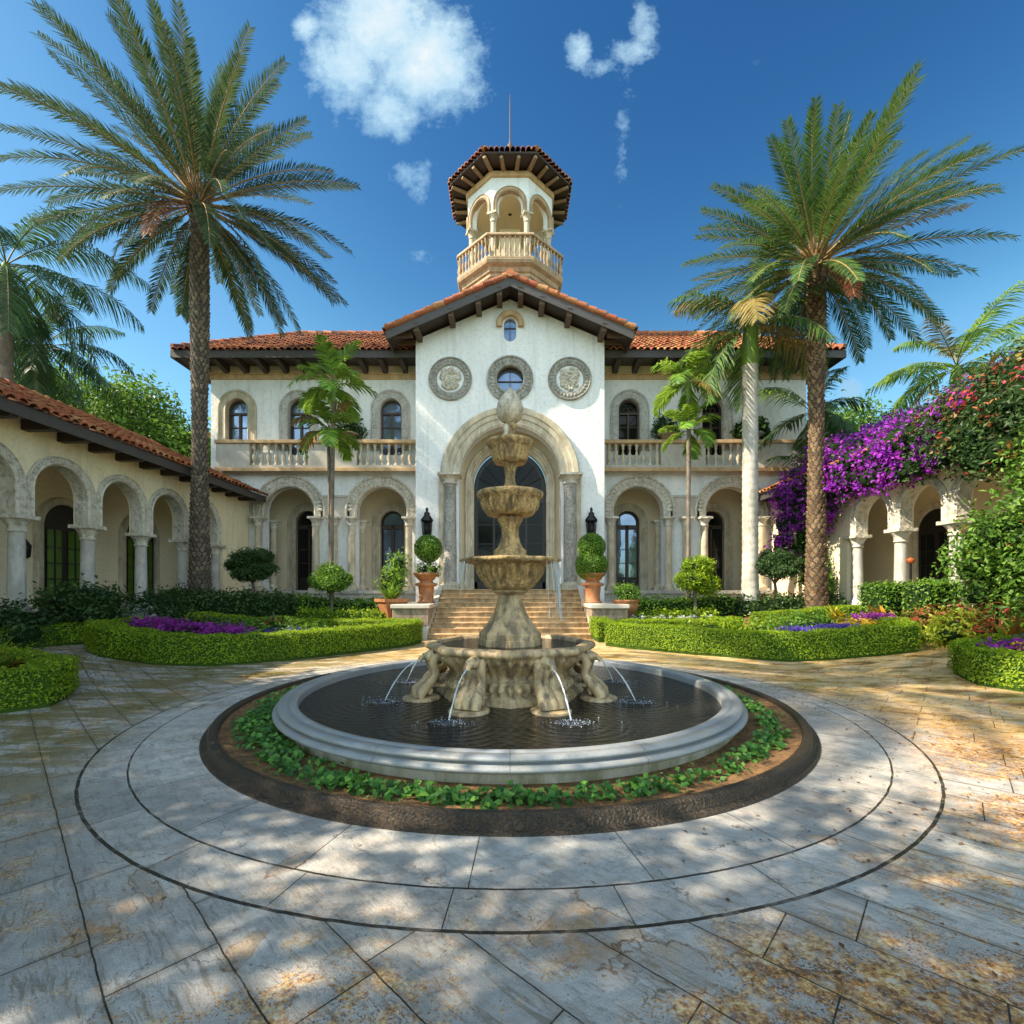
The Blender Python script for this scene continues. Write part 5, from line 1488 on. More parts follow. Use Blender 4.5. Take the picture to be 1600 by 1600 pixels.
feather_palm('queen_palm', 'drooping feather palm rising highest behind the arcade roof at the picture edge', (-19.0, 18.0, 0), [(0, 0, 13.2, 1.0)], 14, ('feather', 'feather'), n=22, L=4.6, ll=1.0, lw=.05, e_hi=75, e_lo=-40, droop=(60, 95), sag=.6, tr=.2, shaft=.8, nleaf=60, vup=-.1, group='feather palms behind the cream arcade')
feather_palm('queen_palm', 'lower drooping feather palm behind the arcade roof, crown just above the leafy trees', (-20.6, 21.0, 0), [(0, 0, 11.6, 1.0)], 15, ('feather', 'feather'), n=20, L=3.6, ll=.9, lw=.05, e_hi=75, e_lo=-40, droop=(60, 95), sag=.6, tr=.2, shaft=.8, nleaf=54, vup=-.1, group='feather palms behind the cream arcade')
feather_palm('coconut_palm', 'young coconut palm with yellow-green fronds rising behind the bougainvillea', (18.7, 20.0, 0), [(0, 0, 10.2, 1.0)], 16, ('fresh', 'dateyel'), n=18, L=3.4, ll=.8, lw=.055, e_hi=80, e_lo=-30, droop=(45, 85), sag=.45, tr=.2, shaft=.9, nleaf=50, vup=0, trunkm='bark')
feather_palm('coconut_palm', 'coconut palm whose arching frond enters at the picture edge above the flowering vine', (24.2, 20.5, 0), [(0, 0, 10.4, 1.0)], 18, ('fresh', 'dateyel'), n=16, L=3.8, ll=.85, lw=.055, e_hi=70, e_lo=-30, droop=(45, 85), sag=.45, tr=.2, shaft=.9, nleaf=50, vup=0)
feather_palm('areca_palm', 'dark feathery palm clump at the far corner of the mansion behind the brown date palm', (13.2, 20.9, .3), [(0, 0, 8.6, 1.0), (.5, .6, 6.4, .9)], 19, ('feather', 'fresh'), n=12, L=2.6, ll=.75, lw=.06, e_hi=75, e_lo=-30, droop=(50, 90), sag=.5, tr=.1, shaft=.6, nleaf=36, vup=0)

# leafy masses ---------------------------------------------------------------
def clumps(rg, lobes, ncl, per, cr, shell=.62):
    """points and outward normals of leaf clumps on the surface of overlapping ellipsoids"""
    P, N = [], []
    vol = np.array([r[0] * r[1] + r[1] * r[2] for c, r in lobes]); vol = vol / vol.sum()
    for (c, r), w in zip(lobes, vol):
        k = max(3, int(ncl * w))
        d = rg.normal(size=(k, 3)); d /= np.linalg.norm(d, axis=1)[:, None]
        q = shell + (1.03 - shell) * rg.random(k) ** .6
        cc = np.array(c) + d * np.array(r) * q[:, None]
        pp = np.repeat(cc, per, 0) + rg.normal(size=(k * per, 3)) * cr
        P.append(pp); N.append(np.repeat(d, per, 0) * .7 + np.array((0, 0, .45)))
    return np.concatenate(P), np.concatenate(N)
def broad_tree(name, label, loc, h, lobes, seed, leafm, size=.2, ncl=260, per=26, cr=.28, group=None, cat='tree', trunk_r=.22, nn=.8):
    rg = np.random.default_rng(seed)
    o = thing(name, label, cat, loc, group)
    mb = MB()
    top = np.array(lobes[0][0])
    mb.tube([(0, 0, 0), (.05, .03, h * .3), (top[0] * .3, top[1] * .3, h * .6)], [trunk_r, trunk_r * .8, trunk_r * .6], 10)
    for c, r in lobes:
        c = np.array(c); s0 = np.array((0, 0, h * .35)) + rg.normal(size=3) * .05
        m = (s0 + c) / 2 + rg.normal(size=3) * .2
        mb.tube([s0, m, c, c + np.array((0, 0, r[2] * .5))], [trunk_r * .55, trunk_r * .35, trunk_r * .18, .02], 7)
    mb.build('trunk', 'bark', o, world=False)
    P, N = clumps(rg, lobes, ncl, per, cr)
    MB().leaves(P, N, size, rg, asp=.5, tilt=.7, fold=.1).build('crown', leafm, o, world=False)
    return o
def lobeset(rg, c, r, n, k=.55):
    out = [(tuple(c), tuple(np.array(r) * .72))]
    for i in range(n):
        d = rg.normal(size=3); d /= np.linalg.norm(d); d[2] = abs(d[2]) * .8 - .15
        out.append((tuple(np.array(c) + d * np.array(r) * .62), tuple(np.array(r) * (k * (.75 + .4 * rg.random())))))
    return out
rgt = np.random.default_rng(31)
for (x, y, h, rx, rz, lab, mm, sd) in [
    (-24.5, 26, 14.4, 3.2, 3.4, 'broad leafy tree behind the arcade roof beneath the feather palms', 'tree', 1),
    (-20.2, 26, 13.2, 3.0, 3.2, 'bushy tree with feathery top behind the middle of the arcade roof', 'tree', 2),
    (-17.4, 25.5, 11.0, 2.2, 2.8, 'smaller bright green tree between the arcade roof and the date palm trunk', 'tree', 3),
    (18.5, 27, 12.6, 2.4, 3.6, 'rounded green tree behind the brown date palm trunk by the mansion corner', 'tree', 4),
    (22.0, 28, 12.2, 2.6, 3.0, 'dense green tree behind the purple bougainvillea', 'treedk', 5),
    (25.2, 24, 11.8, 3.0, 2.8, 'tree of bright foliage rising over the flowering vine at the picture edge', 'tree', 6)]:
    broad_tree('leafy_tree', lab, (x, y, 0), h, lobeset(rgt, (0, 0, h - rz), (rx, rx, rz), 9), 40 + sd, mm, .26, 300, 26, .34, group='leafy trees beyond the arcades')
# shade trees on the near west side: they dapple the court
for (x, y, h, r, lab, sd, n) in [(-7.6, -.4, 9.2, 3.6, 'spreading shade tree beside the near court, casting dapples', 60, 80), (-12.0, 3.9, 9.6, 3.6, 'spreading shade tree beyond the near end of the cream arcade', 61, 190), (-11.6, .4, 9.0, 3.4, 'spreading shade tree between the two other shade trees of the near west side', 63, 120), (-4.4, -4.0, 9.4, 3.6, 'spreading shade tree behind the near paving', 62, 70)]:
    broad_tree('shade_tree', lab, (x, y, 0), h, lobeset(rgt, (0, 0, h - r * .6), (r, r, r * .6), 8), sd, 'tree', .22, n, 80, .36, trunk_r=.2)

def densify(pts, step=.25):
    P = [np.array(pts[0], float)]
    for a, b in zip(pts[:-1], pts[1:]):
        a, b = np.array(a, float), np.array(b, float); k = max(1, int(np.linalg.norm(b - a) / step))
        P += [a + (b - a) * (i + 1) / k for i in range(k)]
    return np.array(P)
def hedge(label, pts, w, h, seed, leafm='hedge', corem='core', size=.046, dens=1500, zf=gz, closed=False, name='hedge', cat='hedge', group=None, rough=.016, base=0, tilt=.5):
    rg = np.random.default_rng(seed)
    P = densify(pts)
    T = np.gradient(P, axis=0); T /= np.linalg.norm(T, axis=1)[:, None]
    Nn = np.stack([-T[:, 1], T[:, 0]], 1)
    z = np.array([float(zf(a, b)) for a, b in P]) + base
    mb = MB()
    q = .045
    V = []
    for i in range(len(P)):
        l, r = P[i] + Nn[i] * (w / 2 - q), P[i] - Nn[i] * (w / 2 - q)
        V += [(*l, z[i] - .15), (*l, z[i] + h - q), (*r, z[i] + h - q), (*r, z[i] - .15)]
    F = [[i * 4 + j, i * 4 + j + 1, (i + 1) * 4 + j + 1, (i + 1) * 4 + j] for i in range(len(P) - 1) for j in range(3)]
    mb.add(V, F, 1); mb.add(V[:4], [[0, 1, 2, 3]], 1); mb.add(V[-4:], [[3, 2, 1, 0]], 1)
    L = np.linalg.norm(np.diff(P, axis=0), axis=1); cum = np.concatenate([[0], np.cumsum(L)]); tot = cum[-1]
    def sample(n):
        s = rg.random(n) * tot
        return [np.interp(s, cum, A) for A in (P[:, 0], P[:, 1], Nn[:, 0], Nn[:, 1], z)]
    LP, LN = [], []
    for kind, area in (('t', tot * w), ('l', tot * h), ('r', tot * h)):
        n = int(area * dens)
        x, y, nx, ny, zz = sample(n)
        wob = .02 * np.sin(x * 7 + y * 5) + rg.normal(size=n) * rough
        if kind == 't':
            o = (rg.random(n) - .5) * w
            LP.append(np.stack([x + nx * o, y + ny * o, zz + h + wob], 1)); LN.append(np.tile((0, 0, 1.), (n, 1)))
        else:
            sg = 1 if kind == 'l' else -1
            o = sg * (w / 2 + wob)
            LP.append(np.stack([x + nx * o, y + ny * o, zz + rg.random(n) * h], 1)); LN.append(np.stack([nx * sg, ny * sg, np.full(n, .25)], 1))
    for e, sg in ((0, -1), (-1, 1)):
        n = int(w * h * dens)
        o = (rg.random(n) - .5) * w
        tt = T[e] * sg
        LP.append(np.stack([P[e, 0] + Nn[e, 0] * o + tt[0] * rg.normal(size=n) * rough, P[e, 1] + Nn[e, 1] * o + tt[1] * rg.normal(size=n) * rough, z[e] + rg.random(n) * h], 1)); LN.append(np.tile((*tt, .2), (n, 1)))
    mb.leaves(np.concatenate(LP), np.concatenate(LN), size, rg, asp=.55, tilt=tilt, fold=.1)
    return tag(mb.build(name, [leafm, corem]), label, cat, group)
HG = 'clipped hedges of the garden beds'
# left bed
hedge('curved low hedge edging the large bed of purple flowers on the shaded side', [(-9.55, 12.6), (-9.55, 11.2), (-8.8, 10.6), (-7.6, 10.45), (-6.5, 10.75), (-5.3, 11.6), (-3.75, 13.45), (-3.2, 14.2), (-3.05, 15.0)], .62, .58, 1, group=HG)
hedge('straight pale green hedge between the purple bed and the stair pier', [(-8.0, 16.0), (-3.1, 16.0)], .9, .46, 2, group=HG)
hedge('hedge closing the back of the purple flower bed', [(-9.4, 14.2), (-6.3, 14.4)], .7, .62, 3, group=HG)
hedge('low hedge curving along the path below the cream arcade', [(-11.7, 10.3), (-11.2, 10.9), (-10.5, 12.0), (-10.0, 13.4)], .6, .42, 4, group=HG)
hedge('near hedge corner at the shaded picture edge with bromeliads behind it', [(-8.8, 6.3), (-7.1, 6.4), (-6.8, 6.85), (-7.2, 7.6), (-9.0, 7.9)], .5, .5, 5, group=HG, dens=2300, size=.042)
# right bed
hedge('zigzag bright hedge edging the bed of blue and yellow flowers on the sunny side', [(3.05, 14.35), (3.65, 13.6), (4.95, 12.45), (5.25, 12.3), (6.45, 11.35), (9.15, 11.1), (9.7, 12.2)], .62, .58, 6, group=HG)
hedge('short hedge beside the sunny stair pier', [(3.0, 16.2), (3.05, 15.1)], .6, .5, 7, group=HG)
hedge('long straight hedge behind the sunny bed, level with the bowl planter', [(3.5, 16.0), (7.6, 16.0)], .9, .46, 8, group=HG)
hedge('taller hedge step between the straight hedge and the brown date palm', [(7.75, 15.3), (8.6, 14.7), (12.0, 14.7)], .75, .68, 9, group=HG)
hedge('near hedge corner at the sunny picture edge around yellow and blue flowers', [(9.6, 7.1), (8.05, 7.5), (7.98, 7.9), (8.35, 8.7), (10.2, 9.2)], .5, .5, 10, group=HG, dens=2300, size=.042)
hedge('low ground hedge along the path below the croton shrubs', [(10.2, 12.4), (11.9, 12.2)], .8, .3, 11, group=HG)
# tall clipped blocks before the vine arcade
hedge('tall dark clipped block in front of the two open bougainvillea arches', [(10.65, 14.05), (11.95, 14.3)], .8, 1.35, 12, 'topi', 'coredk', size=.085, dens=520, group='tall clipped blocks before the vine arcade', rough=.05, tilt=.8)
hedge('tall clipped block next to the big flowering shrub', [(11.0, 12.9), (11.9, 13.0)], .8, 1.42, 13, 'topi', 'coredk', size=.085, dens=520, group='tall clipped blocks before the vine arcade', rough=.05, tilt=.8)
# looser planting under the loggias
hedge('loose shrub border under the loggia between the palm and the terracotta pot', [(-8.6, 18.6), (-4.4, 18.6)], 1.3, .55, 14, 'topi', 'coredk', size=.12, dens=240, name='shrub_border', cat='shrubs', group='shrub borders under the loggias', rough=.09, tilt=.9)
hedge('loose shrub border under the loggia beside the terracotta bowl', [(4.4, 18.6), (8.4, 18.6)], 1.3, .6, 15, 'topi', 'coredk', size=.12, dens=240, name='shrub_border', cat='shrubs', group='shrub borders under the loggias', rough=.09, tilt=.9)
hedge('light green low border in front of the shrubs on the shaded side', [(-7.6, 17.4), (-4.3, 17.4)], .7, .42, 16, 'hedge', 'core', size=.1, dens=260, name='shrub_border', cat='shrubs', group='shrub borders under the loggias', rough=.07, tilt=.9)
hedge('light green low border dotted with pale flowers on the sunny side', [(4.5, 17.4), (7.4, 17.4)], .7, .4, 17, 'hedge', 'core', size=.1, dens=260, name='shrub_border', cat='shrubs', group='shrub borders under the loggias', rough=.07, tilt=.9)
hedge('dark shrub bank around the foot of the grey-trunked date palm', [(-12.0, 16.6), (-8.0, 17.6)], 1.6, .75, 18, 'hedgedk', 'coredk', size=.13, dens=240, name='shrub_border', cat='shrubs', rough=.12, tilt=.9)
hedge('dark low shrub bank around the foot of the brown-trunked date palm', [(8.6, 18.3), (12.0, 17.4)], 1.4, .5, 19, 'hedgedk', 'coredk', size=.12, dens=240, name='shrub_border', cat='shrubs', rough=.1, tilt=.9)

def bush(name, label, lobes, seed, leafm, size=.09, ncl=120, per=22, cr=.1, cat='shrub', group=None, core='coredk', corek=.72, tilt=.7, extra2=None, extra=None, asp=.5, shell=.85):
    """a rounded mass of leaves over an inner twig body; world coordinates; lobes ((x,y,z),(rx,ry,rz))"""
    rg = np.random.default_rng(seed)
    mb = MB()
    for c, r in lobes:
        z = np.linspace(-1, 1, 8)
        mb.lathe([(max(.001, math.sqrt(1 - q * q)) * corek, q * corek) for q in z], 12); v = mb.V[-1]; mb.V[-1] = v * np.array(r) + np.array(c); mb.F[-1] = (mb.F[-1][0], 1, True)
    P, N = clumps(rg, lobes, ncl, per, cr, shell)
    mb.leaves(P, N, size, rg, asp=asp, tilt=tilt, fold=.1)
    mats = [leafm, core]
    if extra:
        mats.append(extra[0]); P, N = clumps(rg, lobes, extra[1], extra[2], extra[3], .98)
        mb.leaves(P, N, extra[4], rg, asp=.8, tilt=.8, fold=.1, mat=2)
    if extra2:
        mats.append(extra2[0]); P, N = clumps(rg, extra2[5], extra2[1], extra2[2], extra2[3], .98)
        mb.leaves(P, N, extra2[4], rg, asp=.8, tilt=.8, fold=.1, mat=3)
    o = mb.build(name, mats)
    return tag(o, label, cat, group)

# potted plants on and beside the stair piers ----------------------------------
def topiary(label, x, y, z0, balls, seed, group=None):
    o = thing('topiary', label, 'topiary', (x, y, z0), group)
    top = balls[-1][0]
    MB().tube([(0, 0, -.12), (.01, 0, top * .5), (0, 0, top)], [.05, .045, .03], 8).build('trunk', 'bark', o, world=False)
    rg = np.random.default_rng(seed)
    for (zc, r) in balls:
        mb = MB(); mb.lathe([(max(.001, math.sqrt(1 - q * q)) * r * .88, zc + q * r * .88) for q in np.linspace(-1, 1, 9)], 16); mb.F[-1] = (mb.F[-1][0], 1, True)
        n = int(r * r * 9000); d = rg.normal(size=(n, 3)); d /= np.linalg.norm(d, axis=1)[:, None]
        mb.leaves(d * r * (.93 + .1 * rg.random((n, 1))) + (0, 0, zc), d, .075, rg, asp=.55, tilt=.6)
        mb.build('foliage_ball', ['topi', 'core'], o, world=False)
    return o
def urn(label, x, y, z0, prof, group=None, mat='pot', name='terracotta_urn', n=28, square=0):
    o = MB().lathe(prof, n, (0, 0, 0), rf=(lambda th, rr, z: rr * (1 + .03 * np.cos(10 * th) * (z > .3) * (z < .6))))
    ob = o.build(name, [mat])
    ob.location = (x, y, z0)
    ob.data.materials.append(M['soil'])
    return tag(ob, label, 'urn', group)
UR = [(.0, .001), (.34, .001), (.34, .05), (.28, .08), (.27, .3), (.30, .55), (.29, .62), (.40, .66), (.44, .70), (.42, .75), (.28, .78), (.25, .84), (.33, .9), (.40, 1.02), (.48, 1.08), (.49, 1.14), (.44, 1.14), (.40, 1.06), (0, 1.06)]
urn('terracotta urn on the pier holding the single topiary ball with white flowers', -3.2, 18.2, 1.16, UR, 'terracotta urns on the stair piers')
urn('terracotta urn on the pier holding the two-tiered topiary', 3.15, 18.2, 1.16, UR, 'terracotta urns on the stair piers')
topiary('round topiary ball in the urn beside the left lantern, white flowers at its base', -3.12, 18.2, 2.25, [(.98, .52)], 71, 'topiaries in urns by the entrance')
topiary('two-tiered topiary, small ball over a wider one, in the urn', 3.1, 18.2, 2.25, [(.35, .6), (1.05, .52)], 72, 'topiaries in urns by the entrance')
bush('flower_cushion', 'cushion of white flowers and leaves under the round topiary ball', [((-3.12, 18.2, 2.42), (.5, .45, .26))], 73, 'topi', .08, 60, 20, .06, 'flowers', extra=('white', 30, 6, .04, .07))
# square tapering pot with grasses, and the low bowl
mb = MB()
def sq(r, z): return [(-r, -r, z), (r, -r, z), (r, r, z), (-r, r, z)]
PR = [(.20, 0), (.22, .06), (.42, .66), (.47, .67), (.48, .78), (.42, .78), (.4, .7)]
V = [p for r, z in PR for p in sq(r, z)]
mb.add(V, [[i * 4 + j, i * 4 + (j + 1) % 4, (i + 1) * 4 + (j + 1) % 4, (i + 1) * 4 + j] for i in range(len(PR) - 1) for j in range(4)]); mb.add(sq(.4, .7), [[0, 1, 2, 3]]); mb.add(sq(.2, 0), [[3, 2, 1, 0]])
o = mb.build('terracotta_planter', 'pot'); o.location = (-4.28, 17.3, .56); o.rotation_euler.z = R(38)
tag(o, 'square tapering terracotta planter with tall grassy plants beside the stair pier', 'planter')
urn('round terracotta bowl planter beside the sunny stair pier', 4.2, 17.3, .58, [(0, .001), (.2, .001), (.22, .06), (.18, .1), (.3, .2), (.42, .4), (.45, .55), (.42, .62), (.47, .66), (.48, .73), (.42, .73), (.4, .66), (0, .66)], name='terracotta_bowl')
def grassy(name, label, c, n, L, seed, mats, cat='plant', spread=.9, w=.03, group=None, droop=(30, 80)):
    rg = np.random.default_rng(seed); mb = MB()
    for i in range(n):
        az = rg.random() * 2 * PI; e = R(88 - 55 * spread * rg.random()); l = L * (.55 + .5 * rg.random())
        s = np.linspace(0, 1, 7); ee = e - R(droop[0] + (droop[1] - droop[0]) * rg.random()) * s ** 1.6
        T = np.stack([np.cos(ee) * math.cos(az), np.cos(ee) * math.sin(az), np.sin(ee)], 1)
        P = np.array(c) + np.array((rg.normal() * .06, rg.normal() * .06, 0)) + np.concatenate([np.zeros((1, 3)), np.cumsum(T[1:], 0) * l / 6])
        sd = np.array((-math.sin(az), math.cos(az), 0)) * w * (.7 + .6 * rg.random())
        wd = (1 - s ** 2.2 * .93)[:, None] * (.45 + .55 * np.minimum(1, s * 4))[:, None]
        v = np.concatenate([P - sd * wd, P + sd * wd])
        mb.add(v, [[k, k + 1, 7 + k + 1, 7 + k] for k in range(6)], int(rg.integers(len(mats))))
    return tag(mb.build(name, list(mats)), label, cat, group)
grassy('grass_plant', 'tall green grassy plant filling the square terracotta planter', (-4.28, 17.3, 1.25), 130, 1.15, 74, ('topi', 'fresh'), w=.025, spread=.8)
bush('potted_leafy_plant', 'bright leafy plant rising behind the grasses of the square planter', [((-4.1, 17.5, 2.55), (.36, .34, .42)), ((-4.3, 17.4, 2.1), (.36, .34, .4))], 75, 'fresh', .13, 50, 14, .12, 'plant', corek=.6)  # leafy plant standing in the square planter
bush('succulent_clump', 'round spiky green clump in the terracotta bowl', [((4.2, 17.3, 1.5), (.44, .42, .36))], 76, 'topi', .13, 70, 14, .07, 'plant', asp=.3)

# cloud-pruned small trees ------------------------------------------------------
def cloud_tree(label, x, y, h, pads, seed, leafm, tr=.06):
    z0 = float(gz(x, y))
    o = thing('pruned_tree', label, 'tree', (x, y, z0), 'small cloud-pruned trees below the loggias')
    rg = np.random.default_rng(seed)
    mb = MB()
    mb.tube([(0, 0, -.1), (.03, 0, h * .3), (-.02, .02, h * .55)], [tr * 1.3, tr, tr * .8], 8)
    for (dx, dy, dz, rx, rz) in pads:
        mb.tube([(-.02, .02, h * .5), (dx * .6, dy * .6, (h * .5 + dz) / 2), (dx, dy, dz)], [tr * .7, tr * .5, tr * .3], 6)
    mb.build('trunk', 'bark', o, world=False)
    for (dx, dy, dz, rx, rz) in pads:
        m2 = MB(); m2.lathe([(max(.001, math.sqrt(1 - q * q)) * rx * .84, dz + q * rz * .8) for q in np.linspace(-1, 1, 7)], 14, (dx, dy, 0)); m2.F[-1] = (m2.F[-1][0], 1, True)
        P, N = clumps(rg, [((dx, dy, dz), (rx, rx * .85, rz))], int(60 + 160 * rx), 22, .07, .85)
        m2.leaves(P, N, .085, rg, asp=.5, tilt=.7)
        m2.build('foliage_pad', [leafm, 'coredk'], o, world=False)
    return o
cloud_tree('dark flat-topped pruned tree with layered pads at the end of the cream arcade', -9.7, 18.0, 2.1, [(0, 0, 2.05, .68, .24), (-.25, -.1, 1.75, .62, .2), (.35, -.1, 1.6, .5, .18), (.02, -.2, 1.4, .6, .16)], 81, 'hedgedk')
cloud_tree('small domed pruned tree in front of the slim twin-stemmed palm', -6.7, 17.9, 1.8, [(-.05, 0, 1.75, .42, .26), (.32, -.1, 1.5, .42, .2), (-.28, -.15, 1.45, .4, .22), (.1, -.25, 1.3, .5, .18)], 82, 'topi')
cloud_tree('bright two-tiered rounded pruned tree in front of the sunny loggia', 6.85, 17.7, 2.0, [(.12, 0, 2.0, .5, .34), (-.12, -.12, 1.5, .58, .34), (.36, -.1, 1.35, .46, .3)], 83, 'hedge')
cloud_tree('dark spreading pruned tree at the foot of the pale royal palm', 9.95, 17.9, 2.1, [(0, 0, 2.0, .55, .28), (.42, -.1, 1.75, .5, .22), (-.42, -.1, 1.7, .46, .22), (.05, -.2, 1.5, .6, .18)], 84, 'hedgedk')
# plants in bowls on the balconies -----------------------------------------------
def balcony_plant(label, x, seed, kind, s=1.0):
    z = 8.58; y = YB + .12
    o = thing('balcony_planter', label, 'planter', (x, y, z), 'bowl planters on the balcony rails')
    MB().lathe([(0, .002), (.16, .002), (.2, .05), (.42, .24), (.5, .27), (.48, .31), (0, .3)], 20).build('bowl', 'coping' if kind else 'pier', o, world=False)
    rg = np.random.default_rng(seed)
    P, N = clumps(rg, [((0, .1, .7 * s), (.5 * s, .4, .5 * s)), ((.3, .1, .45), (.4 * s, .3, .25)), ((-.3, .1, .5), (.35 * s, .3, .3))], 90, 14, .12, .5)
    MB().leaves(P, N, .17 if kind == 0 else .3, rg, asp=.45 if kind == 0 else .6, tilt=.8).build('foliage', 'hedgedk' if kind == 0 else 'treedk', o, world=False)
balcony_plant('dark bushy plant in a bowl on the shaded balcony behind the slim palm', -7.5, 91, 0, 1.1)
balcony_plant('dark bushy plant in a bowl on the sunny balcony behind the yellow-tufted palm', 7.3, 92, 0, 1.0)
balcony_plant('broad-leaved plant in a bowl on the balcony behind the pale royal palm', 11.3, 93, 1, .9)
# small orange banner bracket and torch lights seen on the facade
MBs = MB().lathe([(.0, 0), (.09, .02), (.11, .14), (.0, .2)], 10); o = MBs.build('orange_light', 'orange'); o.location = (12.0, 14.3, 2.45)
tag(o, 'small orange globe light inside the vine arcade beside a column', 'light')
mb = MB().tube([(0, 0, 0), (0, 0, 1.45)], .03, 6); mb.add(np.array([(0, 0, 0)]), np.zeros((0, 3), int)) if False else None
o = mb.build('light_post', 'metal'); o.location = (12.0, 14.3, 1.0); tag(o, 'thin dark post carrying the orange globe light', 'post')

# flower patches ------------------------------------------------------------------
def flowers(label, pts, mat, seed, h=.32, r=.28, petal=.06, n=26, group='flower drifts in the clipped beds', z0=None):
    rg = np.random.default_rng(seed); mb = MB()
    for (x, y) in pts:
        z = float(gz(x, y)) if z0 is None else z0
        m = 40; d = rg.normal(size=(m, 3)); P = np.array((x, y, z + h * .5)) + d * (r * .55, r * .55, h * .3); mb.leaves(P, np.tile((0, -.2, 1.), (m, 1)), .1, rg, asp=.4, tilt=.8)
        d = rg.normal(size=(n, 2)) * r * .55
        for (dx, dy) in d:
            c = np.array((x + dx, y + dy, z + h * (.8 + .25 * rg.random())))
            q = rg.normal(size=(6, 3)) * petal * .5
            mb.leaves(c + q, np.tile((0, -.5, 1.), (6, 1)), petal, rg, asp=.9, tilt=.6, mat=1)
    return tag(mb.build('flower_drift', ['treedk', mat]), label, 'flowers', group)
def line(a, b, n, j, seed):
    rg = np.random.default_rng(seed); return [(a[0] + (b[0] - a[0]) * t + rg.normal() * j, a[1] + (b[1] - a[1]) * t + rg.normal() * j) for t in np.linspace(0, 1, n)]
flowers('drift of magenta and purple flowers inside the curved hedge on the shaded side', line((-9.0, 11.6), (-6.5, 11.5), 22, .16, 1), 'magenta', 101, .68)
flowers('small patch of dark blue flowers behind the magenta drift', line((-6.6, 11.9), (-5.6, 12.4), 8, .14, 2), 'blue', 102, .55)
flowers('drift of deep blue flowers inside the zigzag sunny hedge', line((7.1, 12.0), (8.5, 11.8), 16, .14, 3), 'blue', 103, .55)
flowers('patch of yellow flowers between the blue and the mauve drifts', line((8.55, 11.95), (9.0, 12.0), 7, .12, 4), 'yellow', 104, .58)
flowers('mauve flower mound at the end of the sunny bed', line((9.2, 12.3), (9.75, 12.6), 8, .1, 5), 'magenta', 105, .62)
flowers('dark purple flowers in the near corner bed at the sunny edge', line((8.5, 8.0), (8.9, 8.3), 6, .08, 6), 'magenta', 106, .5)
flowers('yellow flowers in the near corner bed at the sunny edge', line((8.6, 7.75), (9.2, 7.9), 6, .08, 7), 'yellow', 107, .52)
flowers('deep blue flowers in the near corner bed at the sunny edge', line((9.0, 7.6), (9.6, 8.2), 9, .1, 8), 'blue', 108, .54)
flowers('white flowers along the foot of the shaded arcade columns', line((-11.4, 13.1), (-10.9, 15.2), 14, .15, 9), 'white', 109, .45)
flowers('pale flowers dotted along the low border near the terracotta bowl', line((4.6, 16.95), (7.0, 16.95), 9, .06, 10), 'white', 110, .35, n=8)
# green fillers inside the beds
for lab, lobes, sd, mm in [
    ('soft green mound at the hedge corner of the purple bed', [((-6.2, 12.6, .45), (.9, .7, .4)), ((-5.2, 13.3, .4), (.8, .6, .35))], 111, 'topi'),
    ('soft green mound beside the zigzag hedge', [((5.6, 13.2, .45), (.9, .7, .38)), ((6.6, 12.6, .45), (.8, .6, .36))], 112, 'hedge'),
    ('pale leafy mound behind the blue flowers', [((8.0, 13.0, .6), (1.0, .6, .38))], 113, 'topi'),
    ('dark mound behind the magenta flowers', [((-8.2, 12.9, .5), (1.0, .6, .34)), ((-7.0, 13.2, .45), (.7, .5, .3))], 114, 'treedk')]:
    bush('bedding_shrub', lab, lobes, sd, mm, .11, 110, 16, .1, group='leafy mounds in the clipped beds')
# bromeliads and crotons ---------------------------------------------------------
grassy('bromeliad', 'orange and yellow bromeliad above the near hedge at the shaded picture edge', (-7.7, 7.1, .42), 80, .62, 121, ('orange', 'topi', 'chartreuse'), w=.045, spread=1.3, group='bromeliads')
grassy('bromeliad', 'yellow-flowered bromeliad in the shaded bed beside the date palm foot', (-6.6, 13.4, .5), 50, .7, 122, ('orange', 'hedgedk', 'treedk'), w=.05, spread=1.2, group='bromeliads')
grassy('bromeliad', 'chartreuse spiky plant behind the magenta flowers', (-8.9, 13.2, .6), 50, .62, 123, ('chartreuse', 'hedgedk', 'treedk'), w=.05, spread=1.2, group='bromeliads')
grassy('bromeliad', 'big orange and red bromeliad above the near hedge at the sunny picture edge', (9.5, 9.0, .5), 90, 1.0, 124, ('orange', 'redleaf', 'chartreuse'), w=.06, spread=1.3, group='bromeliads')
grassy('bromeliad', 'yellow croton plant standing at the end of the back hedge by the tall blocks', (9.55, 14.0, .75), 70, .62, 125, ('chartreuse', 'yellow', 'topi'), w=.055, spread=1.3, group='bromeliads')
grassy('bromeliad', 'orange croton tuft in front of the tall clipped block', (10.5, 13.6, .8), 60, .6, 126, ('orange', 'redleaf'), w=.05, spread=1.3, group='bromeliads')
for lab, x, y, s, sd, mm in [('orange and green croton shrub below the tall clipped blocks', 10.9, 12.4, .55, 131, 'redleaf'), ('magenta-leaved croton shrub next to the clipped block', 11.4, 11.9, .6, 132, 'redleaf'), ('red and yellow croton shrub at the foot of the big shrub wall', 11.4, 11.0, .7, 133, 'redleaf'), ('croton shrub with orange tips by the picture edge', 11.5, 10.0, .75, 134, 'redleaf'), ('yellow-green low croton along the path', 10.6, 11.4, .5, 135, 'chartreuse')]:
    z = float(gz(x, y)); bush('croton_shrub', lab, [((x, y, z + s * .6), (s, s * .8, s * .75)), ((x - .3, y - .2, z + s * .4), (s * .7, s * .6, s * .5))], sd, mm, .16, 60, 14, .12, group='croton shrubs', corek=.6, asp=.35)
